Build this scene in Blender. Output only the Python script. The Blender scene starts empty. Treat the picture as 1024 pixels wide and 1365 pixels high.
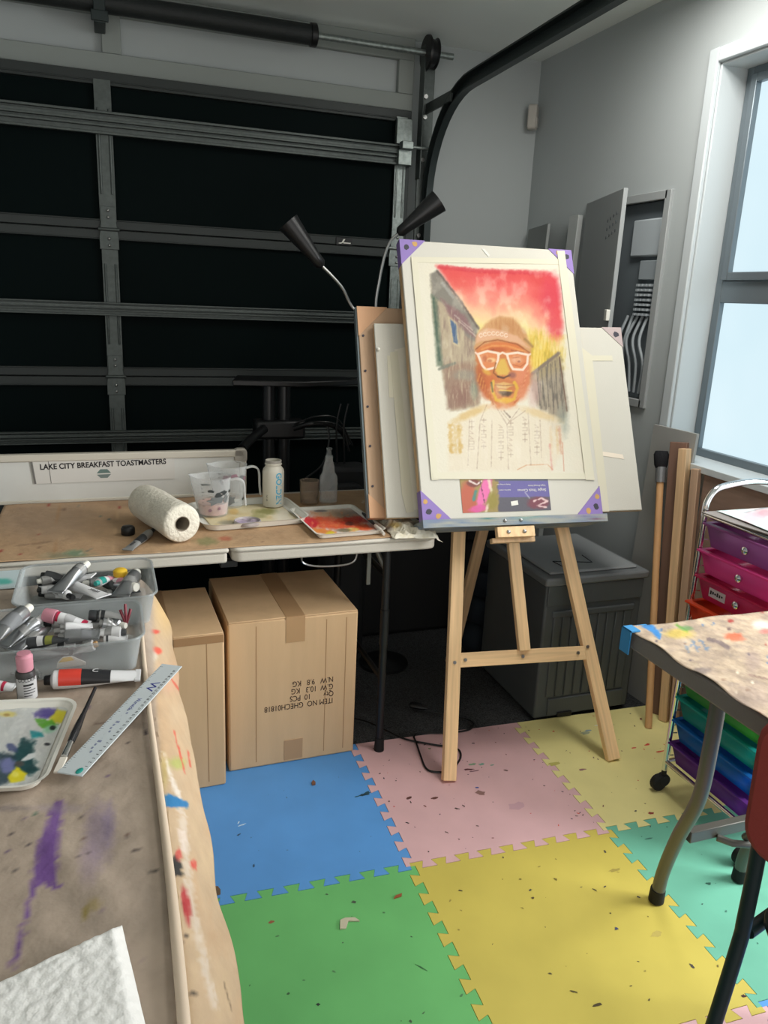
import bpy, bmesh, math, random
import numpy as np
from mathutils import Matrix, Vector
random.seed(7); rng = np.random.RandomState(5)
S = bpy.context.scene
COL = S.collection
PI = math.pi
V = Vector

# ------------------------------------------------------------------ camera
FPX = 1039.7
CAM = V((-0.70033, -1.60060, 1.44869))
AX_R = V((0.94300771, -0.33002607, 0.04265272))
AX_F = V((0.32916214, 0.90626203, -0.26521956))
AX_U = V((0.04887483, 0.26414375, 0.96324417))
MAT_ROT = -0.03522
cam = bpy.data.cameras.new('camera'); co = bpy.data.objects.new('camera', cam); COL.objects.link(co)
cam.sensor_fit = 'HORIZONTAL'; cam.sensor_width = 36.0; cam.lens = FPX * 36 / 1024
m = Matrix.Identity(4)
for i, a in enumerate((AX_R, AX_U, -AX_F)):
    for j in range(3): m[j][i] = a[j]
m.translation = CAM; co.matrix_world = m
cam.clip_start = 0.02
S.camera = co

def G(px, py, **k):
    """world point seen at a photo position, on the plane x=, y= or z="""
    d = AX_F + AX_R * ((px - 512) / FPX) - AX_U * ((py - 682.5) / FPX)
    (ax, v), = k.items(); i = 'xyz'.index(ax)
    return CAM + d * ((v - CAM[i]) / d[i])
_R, _F, _U = (np.array(a) for a in (AX_R, AX_F, AX_U))
def PX(P):
    d = np.asarray(P) - np.array(CAM); z = d @ _F
    return 512 + FPX * (d @ _R) / z, 682.5 - FPX * (d @ _U) / z

# ------------------------------------------------------------------ colours and materials
def s2l(c):
    c = np.asarray(c, float)
    return np.where(c <= .04045, c / 12.92, ((c + .055) / 1.055) ** 2.4)
def rgb(r, g, b): return tuple(float(x) for x in s2l((r / 255, g / 255, b / 255)))
MATS = {}
def nt(name):
    m = bpy.data.materials.new(name); m.use_nodes = True
    return m, m.node_tree.nodes, m.node_tree.links
def mat(name, c=None, rough=.6, metal=0, vary=.0, vscale=12, bump=0, bscale=60, spec=.4, attr=False, stretch=None, clear=0, transl=0, detail=4, bdist=.004):
    if name in MATS: return MATS[name]
    m, N, L = nt(name)
    p = N['Principled BSDF']
    p.inputs['Roughness'].default_value = rough; p.inputs['Metallic'].default_value = metal
    p.inputs['Specular IOR Level'].default_value = spec
    tc = N.new('ShaderNodeTexCoord'); mp = N.new('ShaderNodeMapping'); L.new(tc.outputs['Object'], mp.inputs['Vector'])
    if stretch: mp.inputs['Scale'].default_value = stretch
    csock = None
    if attr:
        a = N.new('ShaderNodeAttribute'); a.attribute_name = 'Col'; csock = a.outputs['Color']
    else:
        p.inputs['Base Color'].default_value = (*c, 1)
    if vary:
        n = N.new('ShaderNodeTexNoise'); n.inputs['Scale'].default_value = vscale; n.inputs['Detail'].default_value = detail
        L.new(mp.outputs['Vector'], n.inputs['Vector'])
        r = N.new('ShaderNodeMapRange'); r.inputs['From Min'].default_value = .3; r.inputs['From Max'].default_value = .7
        r.inputs['To Min'].default_value = 1 - vary; r.inputs['To Max'].default_value = 1 + vary
        L.new(n.outputs['Fac'], r.inputs['Value'])
        mx = N.new('ShaderNodeVectorMath'); mx.operation = 'SCALE'
        if csock: L.new(csock, mx.inputs[0])
        else: mx.inputs[0].default_value = c
        L.new(r.outputs['Result'], mx.inputs['Scale']); csock = mx.outputs['Vector']
    if csock: L.new(csock, p.inputs['Base Color'])
    if bump:
        n = N.new('ShaderNodeTexNoise'); n.inputs['Scale'].default_value = bscale; n.inputs['Detail'].default_value = 3
        L.new(mp.outputs['Vector'], n.inputs['Vector'])
        b = N.new('ShaderNodeBump'); b.inputs['Strength'].default_value = bump; b.inputs['Distance'].default_value = bdist
        L.new(n.outputs['Fac'], b.inputs['Height']); L.new(b.outputs['Normal'], p.inputs['Normal'])
    out = N['Material Output']; sh = p.outputs[0]
    if transl:
        t = N.new('ShaderNodeBsdfTranslucent'); t.inputs['Color'].default_value = (*c, 1)
        x = N.new('ShaderNodeMixShader'); x.inputs[0].default_value = transl
        L.new(sh, x.inputs[1]); L.new(t.outputs[0], x.inputs[2]); sh = x.outputs[0]
    if clear:
        t = N.new('ShaderNodeBsdfTransparent'); x = N.new('ShaderNodeMixShader')
        fr = N.new('ShaderNodeLayerWeight'); fr.inputs['Blend'].default_value = .35
        mr = N.new('ShaderNodeMapRange'); mr.inputs['To Min'].default_value = clear; mr.inputs['To Max'].default_value = max(0, clear - .45)
        L.new(fr.outputs['Facing'], mr.inputs['Value']); L.new(mr.outputs['Result'], x.inputs[0])
        L.new(sh, x.inputs[1]); L.new(t.outputs[0], x.inputs[2]); sh = x.outputs[0]
    L.new(sh, out.inputs['Surface'])
    MATS[name] = m; return m
def emis(name, c, s):
    m, N, L = nt(name); N.remove(N['Principled BSDF'])
    e = N.new('ShaderNodeEmission'); e.inputs[0].default_value = (*c, 1); e.inputs[1].default_value = s
    L.new(e.outputs[0], N['Material Output'].inputs['Surface']); MATS[name] = m; return m

wallp = mat('painted plaster', rgb(168, 174, 174), .75, bump=.05, bscale=300, vary=.02, vscale=3)
ceilp = mat('ceiling paint', rgb(222, 228, 224), .8, vary=.02, vscale=2)
carpet = mat('charcoal carpet', rgb(66, 67, 68), .95, vary=.7, vscale=260, bump=.8, bscale=400, spec=.1)
white = mat('white gloss trim', rgb(190, 197, 199), .4)
whited = mat('white board face', rgb(206, 206, 200), .4, vary=.02)
alum = mat('grey window aluminium', rgb(120, 130, 136), .4, .6)
darkal = mat('charcoal door aluminium', rgb(46, 51, 50), .5, .25, vary=.06, vscale=8)
galv = mat('galvanised steel', rgb(136, 144, 141), .42, .75, vary=.22, vscale=70, detail=6)
galvd = mat('dull galvanised steel', rgb(84, 90, 88), .5, .6, vary=.12, vscale=60)
panel = mat('dark glazing', rgb(4, 14, 14), .6, spec=.05)
blackp = mat('black plastic', rgb(20, 21, 22), .4, vary=.05)
blackm = mat('black painted steel', rgb(24, 25, 26), .38, .1)
trackm = mat('dark steel track', rgb(48, 56, 56), .45, .35)
rubber = mat('rubber', rgb(16, 16, 17), .7)
chrome = mat('chrome', rgb(215, 218, 220), .14, 1.0)
steel = mat('brushed steel', rgb(170, 170, 168), .3, .9)
pine = mat('pine wood', rgb(238, 200, 152), .5, vary=.17, vscale=1, stretch=(70, 70, 3.5), detail=3)
pined = mat('weathered pine', rgb(206, 172, 132), .6, vary=.2, vscale=1, stretch=(60, 60, 3), detail=3)
redwood_shaded = mat('shaded brown timber face', rgb(120, 92, 78), .65, vary=.15, vscale=1, stretch=(50, 50, 3))
chip = mat('particleboard', rgb(136, 112, 98), .8, vary=.12, vscale=1, stretch=(10, 10, 60))
card = mat('corrugated cardboard', rgb(204, 170, 130), .75, vary=.05, vscale=1, stretch=(22, 22, 3), bump=.05, bscale=30)
tapeb = mat('brown packing tape', rgb(178, 142, 104), .3)
inkd = mat('dark printing ink', rgb(62, 44, 34), .8)
hamp = mat('dark grey resin', rgb(74, 79, 80), .5, vary=.04)
navy = mat('navy fabric', rgb(22, 30, 38), .9, bump=.2)
clearp = mat('clear plastic', rgb(176, 182, 182), .2, clear=.80)
clearer = mat('thin clear plastic', rgb(225, 228, 228), .1, clear=.91)
cupm = mat('measuring cup plastic', rgb(214, 218, 218), .15, clear=.86)
cuph = mat('frosted cup handle', rgb(214, 216, 214), .25, clear=.5)
glassm = mat('clear glass', rgb(200, 205, 205), .05, clear=.86, spec=.8)
paperw = mat('white paper', rgb(222, 220, 212), .85)
towelm = mat('quilted paper towel', rgb(228, 228, 224), .9, bump=.7, bscale=55, bdist=.006)
plastw = mat('white plastic', rgb(224, 222, 212), .35)
tablep = mat('off-white table plastic', rgb(196, 190, 178), .5, bump=.1, bscale=200)
tableg = mat('grey table plastic', rgb(116, 112, 108), .6, bump=.15, bscale=250)
silver = mat('silver paint tube', rgb(172, 174, 176), .28, .85, vary=.08, vscale=30)
tubew = mat('white paint tube', rgb(214, 214, 214), .35)
tubed = mat('dark tube label', rgb(40, 42, 44), .4)
pinkp = mat('dull pink plastic', rgb(200, 138, 152), .5)
crim = mat('crimson label', rgb(176, 40, 70), .4)
redp = mat('red label', rgb(204, 62, 48), .4)
yelp = mat('yellow label', rgb(222, 182, 50), .5)
tealp = mat('teal paint', rgb(40, 140, 130), .4)
skyb = mat('sky blue lettering', rgb(70, 170, 205), .5)
bluet = mat('blue masking tape', rgb(48, 130, 184), .6, bump=.1)
inkb = mat('black ink', rgb(38, 36, 38), .7)
bluei = mat('blue ink', rgb(40, 44, 120), .6)
vcol = mat('painted surface', rough=.7, attr=True, bump=.12, bscale=120)
vpaper = mat('stained kraft paper', rough=.8, attr=True, vary=.06, vscale=25, bump=.5, bscale=34, bdist=.006)
vgloss = mat('wet paint', rough=.28, attr=True)
maroon = mat('maroon upholstery', rgb(136, 54, 48), .85, bump=.2, bscale=300)
chairg = mat('dark green chair plastic', rgb(14, 34, 36), .5)
tubeg = mat('grey powder-coated tube', rgb(98, 98, 92), .4, .3)
purp = mat('purple corner card', rgb(138, 116, 176), .7)
gold = mat('ochre print', rgb(190, 150, 90), .7)
dgrey = mat('dark print', rgb(62, 60, 70), .7)
cream = mat('cream masking tape', rgb(206, 201, 180), .7)
canv = mat('primed canvas', rgb(198, 195, 184), .85, bump=.12, bscale=500)
greyb = mat('grey backing board', rgb(150, 152, 150), .8)

# ------------------------------------------------------------------ mesh building
def W(o):
    m = o.matrix_basis.copy()
    return W(o.parent) @ m if o.parent else m
def frame(loc, e1, e2, e3):
    m = Matrix.Identity(4)
    for i, a in enumerate((e1, e2, e3)):
        for j in range(3): m[j][i] = a[j]
    m.translation = V(loc); return m
def axis_frame(p0, d, up=(0, 0, 1)):
    """z along d"""
    z = V(d).normalized(); u = V(up)
    if abs(z.dot(u.normalized())) > .98: u = V((0, 1, 0)) if abs(z.y) < .9 else V((1, 0, 0))
    x = u.cross(z).normalized(); y = z.cross(x)
    return frame(p0, x, y, z)
def T(x=0, y=0, z=0, rz=0, rx=0, ry=0):
    return Matrix.Translation((x, y, z)) @ Matrix.Rotation(rz, 4, 'Z') @ Matrix.Rotation(ry, 4, 'Y') @ Matrix.Rotation(rx, 4, 'X')
def smoothpath(pts, n=8):
    P = [V(p) for p in pts]; out = []
    Q = [P[0] * 2 - P[1]] + P + [P[-1] * 2 - P[-2]]
    for i in range(1, len(Q) - 2):
        a, b, c, d = Q[i - 1:i + 3]
        for k in range(n):
            t = k / n
            out.append(.5 * ((2 * b) + (c - a) * t + (2 * a - 5 * b + 4 * c - d) * t * t + (3 * b - a - 3 * c + d) * t ** 3))
    out.append(P[-1]); return out
class B:
    def __init__(s): s.bm = bmesh.new(); s.cols = None
    def box(s, c, d, M=None):
        m = Matrix.Translation(V(c)) @ Matrix.Diagonal((d[0], d[1], d[2], 1))
        bmesh.ops.create_cube(s.bm, size=1, matrix=(M @ m) if M else m); return s
    def bb(s, lo, hi, M=None):
        lo = V(lo); hi = V(hi); return s.box((lo + hi) / 2, hi - lo, M)
    def cyl(s, p0, p1, r0, r1=None, n=16, caps=True):
        p0 = V(p0); p1 = V(p1); r1 = r0 if r1 is None else r1
        M = axis_frame(p0, p1 - p0); L = (p1 - p0).length
        return s.lathe([(r0, 0), (r1, L)], n, M, caps)
    def lathe(s, prof, n=24, M=None, caps=True, sx=1, sy=1):
        M = M or Matrix.Identity(4); rings = []
        for r, z in prof:
            rings.append([s.bm.verts.new(M @ V((r * sx * math.cos(2 * PI * k / n), r * sy * math.sin(2 * PI * k / n), z))) for k in range(n)])
        for a, b in zip(rings, rings[1:]):
            for k in range(n):
                s.bm.faces.new((a[k], a[(k + 1) % n], b[(k + 1) % n], b[k]))
        if caps:
            s.bm.faces.new(rings[0][::-1]); s.bm.faces.new(rings[-1])
        return s
    def tube(s, pts, r, n=8, caps=True, rf=None):
        P = [V(p) for p in pts]; up = V((0, 0, 1)); rings = []
        x = None
        for i, p in enumerate(P):
            d = (P[min(i + 1, len(P) - 1)] - P[max(i - 1, 0)]).normalized()
            if x is None:
                u = up if abs(d.z) < .9 else V((1, 0, 0)); x = u.cross(d).normalized()
            else:
                x = (x - d * x.dot(d)).normalized()
            y = d.cross(x); rr = r if rf is None else rf(i / (len(P) - 1)) * r
            rings.append([s.bm.verts.new(p + (x * math.cos(2 * PI * k / n) + y * math.sin(2 * PI * k / n)) * rr) for k in range(n)])
        for a, b in zip(rings, rings[1:]):
            for k in range(n): s.bm.faces.new((a[k], a[(k + 1) % n], b[(k + 1) % n], b[k]))
        if caps: s.bm.faces.new(rings[0][::-1]); s.bm.faces.new(rings[-1])
        return s
    def prism(s, pts, z0, z1, M=None):
        M = M or Matrix.Identity(4)
        a = [s.bm.verts.new(M @ V((p[0], p[1], z0))) for p in pts]; b = [s.bm.verts.new(M @ V((p[0], p[1], z1))) for p in pts]
        n = len(pts); s.bm.faces.new(a[::-1]); s.bm.faces.new(b)
        for k in range(n): s.bm.faces.new((a[k], a[(k + 1) % n], b[(k + 1) % n], b[k]))
        return s
    def grid(s, f, nu, nv, close_u=False):
        vs = [[s.bm.verts.new(f(i / nu, j / nv)) for i in range(nu + 1)] for j in range(nv + 1)]
        for j in range(nv):
            for i in range(nu): s.bm.faces.new((vs[j][i], vs[j][i + 1], vs[j + 1][i + 1], vs[j + 1][i]))
        return s
    def sphere(s, c, r, M=None, sc=(1, 1, 1), seg=14):
        m = Matrix.Translation(V(c)) @ Matrix.Diagonal((r * sc[0], r * sc[1], r * sc[2], 1))
        bmesh.ops.create_uvsphere(s.bm, u_segments=seg, v_segments=seg // 2 + 1, radius=1, matrix=(M @ m) if M else m); return s
    def build(s, name, material, parent=None, M=None, bevel=0, smooth=40, colors=None, solid=0, keep=None, seg=2):
        bm = s.bm
        if M is not None: bmesh.ops.transform(bm, matrix=M, verts=bm.verts)
        bmesh.ops.recalc_face_normals(bm, faces=bm.faces)
        if parent is not None: base = W(parent)
        elif keep is not None: base = keep
        else:
            xs = [v.co for v in bm.verts]
            lo = [min(c[i] for c in xs) for i in range(3)]; hi = [max(c[i] for c in xs) for i in range(3)]
            base = Matrix.Translation(((lo[0] + hi[0]) / 2, (lo[1] + hi[1]) / 2, lo[2]))
        me = bpy.data.meshes.new(name)
        if colors is not None:
            pts = np.array([v.co[:] for v in bm.verts])
        bmesh.ops.transform(bm, matrix=base.inverted(), verts=bm.verts)
        bm.to_mesh(me); bm.free()
        if colors is not None:
            c = colors(pts); a = me.color_attributes.new('Col', 'FLOAT_COLOR', 'POINT')
            a.data.foreach_set('color', np.concatenate([c, np.ones((len(c), 1))], 1).astype(np.float32).ravel())
        for p in me.polygons: p.use_smooth = True
        me.set_sharp_from_angle(angle=math.radians(smooth))
        me.materials.append(material)
        o = bpy.data.objects.new(name, me); COL.objects.link(o)
        if parent is not None: o.parent = parent
        else: o.matrix_basis = base
        if bevel:
            b = o.modifiers.new('bevel', 'BEVEL'); b.width = bevel; b.segments = seg; b.limit_method = 'ANGLE'; b.angle_limit = math.radians(35)
        if solid:
            b = o.modifiers.new('thickness', 'SOLIDIFY'); b.thickness = solid; b.offset = 0
        return o
def beam(name, p0, p1, w, t, material, parent=None, up=(0, 1, 0), bevel=.002, face=None):
    """rectangular bar from p0 to p1; w across, t along 'up'; own local z along its length (wood grain)"""
    p0 = V(p0); p1 = V(p1); z = (p1 - p0).normalized(); y = V(up); y = (y - z * y.dot(z)).normalized(); x = y.cross(z)
    M = frame(p0, x, y, z); L = (p1 - p0).length
    b = B(); b.bb((-w / 2, -t / 2, 0), (w / 2, t / 2, L))
    o = b.build(name, material, None, keep=Matrix.Identity(4), bevel=bevel)
    if parent is not None: o.parent = parent; o.matrix_basis = W(parent).inverted() @ M
    else: o.matrix_basis = M
    return o
def tag(o, label, cat, group=None, kind=None):
    o['label'] = label; o['category'] = cat
    if group: o['group'] = group
    if kind: o['kind'] = kind
    return o
def thing(name, label, cat, loc=(0, 0, 0), rz=0, group=None):
    o = bpy.data.objects.new(name, None); COL.objects.link(o); o.location = loc; o.rotation_euler = (0, 0, rz)
    o.matrix_basis = T(loc[0], loc[1], loc[2], rz); o.empty_display_size = .05
    return tag(o, label, cat, group)
def struct(o):
    o['kind'] = 'structure'; return o
def text(name, body, size, M, material, parent, depth=.0003, align='LEFT', sx=1, space=1, bold=0):
    cu = bpy.data.curves.new(name, 'FONT'); cu.body = body; cu.size = size; cu.align_x = align; cu.align_y = 'CENTER'; cu.extrude = depth; cu.space_character = space; cu.offset = bold
    o = bpy.data.objects.new('tmp', cu); COL.objects.link(o)
    bpy.context.view_layer.update()
    me = bpy.data.meshes.new_from_object(o.evaluated_get(bpy.context.evaluated_depsgraph_get()))
    bpy.data.objects.remove(o); bpy.data.curves.remove(cu)
    me.name = name; me.materials.clear(); me.materials.append(material)
    base = W(parent) if parent else Matrix.Identity(4)
    me.transform(base.inverted() @ M @ Matrix.Diagonal((sx, 1, 1, 1)))
    r = bpy.data.objects.new(name, me); COL.objects.link(r)
    if parent: r.parent = parent
    return r
def rrect(w, h, r, n=5):
    out = []
    for cx, cy, a0 in ((w / 2 - r, h / 2 - r, 0), (-w / 2 + r, h / 2 - r, 90), (-w / 2 + r, -h / 2 + r, 180), (w / 2 - r, -h / 2 + r, 270)):
        for k in range(n + 1):
            a = math.radians(a0 + 90 * k / n); out.append((cx + r * math.cos(a), cy + r * math.sin(a)))
    return out

# ------------------------------------------------------------------ painting with numbers
def vnoise(x, y, seed=0):
    xi = np.floor(x).astype(int); yi = np.floor(y).astype(int); fx = x - xi; fy = y - yi
    fx = fx * fx * (3 - 2 * fx); fy = fy * fy * (3 - 2 * fy)
    def h(a, b):
        n = (a * 374761393 + b * 668265263 + seed * 1442695041) & 0xffffffff
        n = ((n ^ (n >> 13)) * 1274126177) & 0xffffffff
        return ((n ^ (n >> 16)) & 0xffff) / 65535.0
    return (h(xi, yi) * (1 - fx) + h(xi + 1, yi) * fx) * (1 - fy) + (h(xi, yi + 1) * (1 - fx) + h(xi + 1, yi + 1) * fx) * fy
def fbm(x, y, seed=0, o=4):
    r = 0; a = .5
    for k in range(o): r = r + a * vnoise(x * 2 ** k, y * 2 ** k, seed + k); a *= .5
    return r
class Paint:
    def __init__(s, x, y, base):
        s.x, s.y = x, y; s.c = np.tile(np.array(base, float) / 255, (len(x), 1))
    def mix(s, a, c):
        a = np.clip(a, 0, 1)[:, None]; s.c = s.c * (1 - a) + (np.array(c, float) / 255) * a
    def mixf(s, a, c):
        a = np.clip(a, 0, 1)[:, None]; s.c = s.c * (1 - a) + c / 255 * a
    def blob(s, cx, cy, rx, ry, c, a=1, soft=.4, rot=0, rough=0, seed=1):
        dx = s.x - cx; dy = s.y - cy; r = math.radians(rot)
        u = (dx * math.cos(r) + dy * math.sin(r)) / rx; v = (-dx * math.sin(r) + dy * math.cos(r)) / ry
        d = np.sqrt(u * u + v * v)
        if rough: d = d + rough * (fbm(s.x * .25, s.y * .25, seed) - .47)
        s.mix(a * np.clip((1 + soft / 2 - d) / soft, 0, 1), c)
    def dist(s, pts, closed=False):
        P = list(pts) + ([pts[0]] if closed else []); d = np.full(len(s.x), 1e9)
        for (ax, ay), (bx, by) in zip(P, P[1:]):
            vx, vy = bx - ax, by - ay; t = np.clip(((s.x - ax) * vx + (s.y - ay) * vy) / max(vx * vx + vy * vy, 1e-9), 0, 1)
            d = np.minimum(d, np.hypot(s.x - ax - t * vx, s.y - ay - t * vy))
        return d
    def line(s, pts, w, c, a=1, soft=1.0, rough=0, seed=3):
        d = s.dist(pts)
        if rough: d = d + rough * (fbm(s.x * .3, s.y * .3, seed) - .47) * 2
        s.mix(a * np.clip((w / 2 + soft / 2 - d) / soft, 0, 1), c)
    def mask(s, pts, soft=2, rough=0, seed=5):
        ins = np.zeros(len(s.x), bool); n = len(pts)
        for i in range(n):
            ax, ay = pts[i]; bx, by = pts[(i + 1) % n]
            if ay == by: continue
            cnd = ((ay > s.y) != (by > s.y)) & (s.x < (bx - ax) * (s.y - ay) / (by - ay) + ax); ins ^= cnd
        d = s.dist(pts, True) * np.where(ins, 1, -1)
        if rough: d = d + rough * (fbm(s.x * .2, s.y * .2, seed) - .47) * 2
        return np.clip(d / soft + .5, 0, 1)
    def poly(s, pts, c, a=1, soft=2, rough=0, seed=5): s.mix(a * s.mask(pts, soft, rough, seed), c)
    def specks(s, n, box, r, cols, seed=0, a=.9):
        q = np.random.RandomState(seed)
        for k in range(n):
            s.blob(q.uniform(box[0], box[2]), q.uniform(box[1], box[3]), q.uniform(*r), q.uniform(*r) * .7, cols[q.randint(len(cols))], a, .8, q.uniform(0, 180), .8, k)
    def out(s): return s2l(np.clip(s.c, 0, 1))

exec_parts = []
# ================================================================== SETTING
WX, WY, CZ = 1.25, 1.93, 2.515
struct(B().bb((-2.7, -3.2, -.06), (WX + .02, WY + .3, -.012)).build('floor', carpet))
struct(B().bb((-2.8, -3.2, CZ), (WX + .2, WY + .3, CZ + .08)).build('ceiling', ceilp))
struct(B().bb((-2.7, -3.2, -.05), (WX, -1.82, -.008)).build('floor', mat('pale bounce floor', rgb(200, 196, 186), .6, vary=.05, vscale=5)))  # unseen pale strip added to bounce light up to the ceiling
wb = B(); wb.bb((.575, WY, -.012), (WX + .15, WY + .12, CZ)); wb.bb((-2.8, WY, 2.17), (.575, WY + .12, CZ)); wb.bb((-2.8, WY, -.012), (-2.40, WY + .12, 2.17))
struct(wb.build('wall_back', wallp))
# right wall with the window opening, the open garden doorway beside it and the switchboard recess
GD0, GD1 = -1.20, -.04
WY0, WY1, WZ0, WZ1 = .0, .735, .93, 2.235
SB0, SB1, SBZ0, SBZ1 = .905, 1.40, 1.10, 1.845
wr = B(); X0, X1 = WX, WX + .16
wr.bb((X0, SB1, -.012), (X1, WY + .12, CZ)); wr.bb((X0, SB0, SBZ1), (X1, SB1, CZ)); wr.bb((X0, SB0, -.012), (X1, SB1, SBZ0)); wr.bb((X0 + .10, SB0, SBZ0), (X1, SB1, SBZ1))
wr.bb((X0, WY1, -.012), (X1, SB0, CZ)); wr.bb((X0, WY0, WZ1), (X1, WY1, CZ)); wr.bb((X0, WY0, -.012), (X1, WY1, WZ0))
wr.bb((X0, GD1, -.012), (X1, WY0, CZ)); wr.bb((X0, GD0, 2.15), (X1, GD1, CZ)); wr.bb((X0, -3.2, -.012), (X1, GD0, CZ))
struct(wr.build('wall_right', wallp))
struct(B().bb((-2.8, -3.2, -.012), (-2.7, WY + .12, CZ)).build('wall_left', wallp))
# architrave
tb = B(); tw = .045
tb.bb((X0 - .014, WY1, WZ0), (X0 + .02, WY1 + tw, WZ1 + tw)); tb.bb((X0 - .014, WY0 - tw, WZ1), (X0 + .02, WY1, WZ1 + tw)); tb.bb((X0 - .014, WY0 - tw, WZ0), (X0 + .02, WY0, WZ1))
struct(tb.build('trim_1', white, bevel=.004))
jb = B(); jb.bb((X0 + .001, WY1 - .008, WZ0), (X1, WY1 + .004, WZ1)); jb.bb((X0 + .001, WY0, WZ1 - .008), (X1, WY1, WZ1 + .004)); jb.bb((X0 + .001, WY0 - .004, WZ0), (X1, WY0 + .008, WZ1)); jb.bb((X0 - .03, WY0, WZ0 - .02), (X1, WY1, WZ0 + .004))
struct(jb.build('trim_2', white, bevel=.002))
dj = B(); dj.bb((X0 - .014, GD1, -.012), (X0 + .02, GD1 + .035, 2.185)); dj.bb((X0 - .014, GD0 - .045, -.012), (X0 + .02, GD0, 2.185)); dj.bb((X0 - .014, GD0, 2.15), (X0 + .02, GD1, 2.185)); struct(dj.build('trim_4', white, bevel=.003))
# window frame, sashes, frosted panes
wroot = bpy.data.objects.new('window_1', None); COL.objects.link(wroot); wroot['kind'] = 'structure'; wroot.matrix_basis = T(X0 + .12, .36, WZ0)
wroot['label'] = 'grey aluminium window with two frosted panes in the white reveal'
FX = X0 + .105; a0, a1 = WY0 + .01, WY1 - .01; zm = 1.525
fb = B(); fw = .032
fb.bb((FX, a1 - fw, WZ0), (FX + .05, a1, WZ1)); fb.bb((FX, a0, WZ0), (FX + .05, a0 + fw, WZ1)); ia, ib_ = a0 + fw, a1 - fw; fb.bb((FX, ia, WZ1 - fw), (FX + .05, ib_, WZ1)); fb.bb((FX, ia, WZ0), (FX + .05, ib_, WZ0 + fw)); fb.bb((FX, ia, zm - .045), (FX + .05, ib_, zm + .03))
fb.build('window_frame', alum, wroot, bevel=.003)
sb = B(); s0, s1 = zm + .03, WZ1 - fw; c0, c1 = a0 + fw, a1 - fw; sw = .028
sb.bb((FX - .012, c1 - sw, s0), (FX + .035, c1, s1)); sb.bb((FX - .012, c0, s0), (FX + .035, c0 + sw, s1)); sb.bb((FX - .012, c0 + sw, s1 - sw), (FX + .035, c1 - sw, s1)); sb.bb((FX - .012, c0 + sw, s0), (FX + .035, c1 - sw, s0 + sw))
sb.build('sash', alum, wroot, bevel=.003)
st = B(); st.box((FX - .03, .30, s0 + .02), (.03, .16, .014)); st.box((FX - .02, .42, s0 + .008), (.02, .03, .02)); st.build('window_stay', alum, wroot, bevel=.003)
m, N, L = nt('daylit frosted glass'); N.remove(N['Principled BSDF'])
e = N.new('ShaderNodeEmission'); tc = N.new('ShaderNodeTexCoord'); nz = N.new('ShaderNodeTexNoise'); nz.inputs['Scale'].default_value = 3; L.new(tc.outputs['Object'], nz.inputs['Vector'])
cr = N.new('ShaderNodeValToRGB'); cr.color_ramp.elements[0].color = (*rgb(204, 231, 241), 1); cr.color_ramp.elements[1].color = (*rgb(224, 243, 250), 1); L.new(nz.outputs['Fac'], cr.inputs[0]); L.new(cr.outputs[0], e.inputs[0]); e.inputs[1].default_value = 1.0
gl = N.new('ShaderNodeBsdfGlossy'); gl.inputs['Roughness'].default_value = .4; ad = N.new('ShaderNodeMixShader'); ad.inputs[0].default_value = .04; L.new(e.outputs[0], ad.inputs[1]); L.new(gl.outputs[0], ad.inputs[2]); L.new(ad.outputs[0], N['Material Output'].inputs[0])
pane = m
B().bb((FX + .01, c0 + sw, s0 + sw), (FX + .018, c1 - sw, s1 - sw)).build('pane', pane, wroot)
B().bb((FX + .02, c0, WZ0 + fw), (FX + .028, c1, zm - .045)).build('pane', pane, wroot)

# ------------------------------------------------------------------ sectional garage door
DY = 1.85
door = bpy.data.objects.new('door_1', None); COL.objects.link(door); door['kind'] = 'structure'; door.matrix_basis = T(-.9, DY, 0)
door['label'] = 'black glazed sectional garage door with galvanised struts'
DX0, DX1 = -2.45, .60; zs = [0, .52, 1.085, 1.66, 2.225]; STX = [-1.80, -.657]
for k in range(4):
    z0, z1 = zs[k] + .002, zs[k + 1] - .002; b = B(); rh = .036
    b.bb((DX0, DY, z0), (DX1, DY + .045, z0 + rh)); b.bb((DX0, DY, z1 - rh - (.01 if k == 3 else 0)), (DX1, DY + .045, z1))
    for x in (DX0 + .03, DX1 - .03): b.bb((x - .03, DY + .002, z0), (x + .03, DY + .045, z1))
    for x in STX: b.bb((x - .03, DY + .004, z0), (x + .03, DY + .045, z1))
    b.bb((DX0, DY - .003, z0 + rh - .006), (DX1, DY + .01, z0 + rh)); b.bb((DX0, DY - .003, z1 - rh), (DX1, DY + .01, z1 - rh + .006))
    b.bb((DX0, DY + .03, z0 - .008), (DX1, DY + .045, z0 + .01)); sec = b.build('door_section', darkal, door, bevel=.002)
    xs = [DX0 + .06, STX[0] - .03, STX[0] + .03, STX[1] - .03, STX[1] + .03, DX1 - .06]
    for i in range(3): B().bb((xs[2 * i], DY + .018, z0 + rh), (xs[2 * i + 1], DY + .026, z1 - rh)).build('pane', panel, sec)
for z, h in ((2.042, .078), (1.356, .05), (.835, .05)):
    b = B(); b.bb((DX0, DY - .012, z - h / 2), (DX1, DY - .002, z + h / 2))
    for q in (-.5, -.12, .12, .5): b.box(((DX0 + DX1) / 2, DY - .018, z + q * h * .92), (DX1 - DX0, .022, h * .12))
    b.bb((DX0, DY - .028, z + .05 * h), (DX1, DY - .01, z + .3 * h))
    b.build('strut', galvd, door, bevel=.0015)
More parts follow.
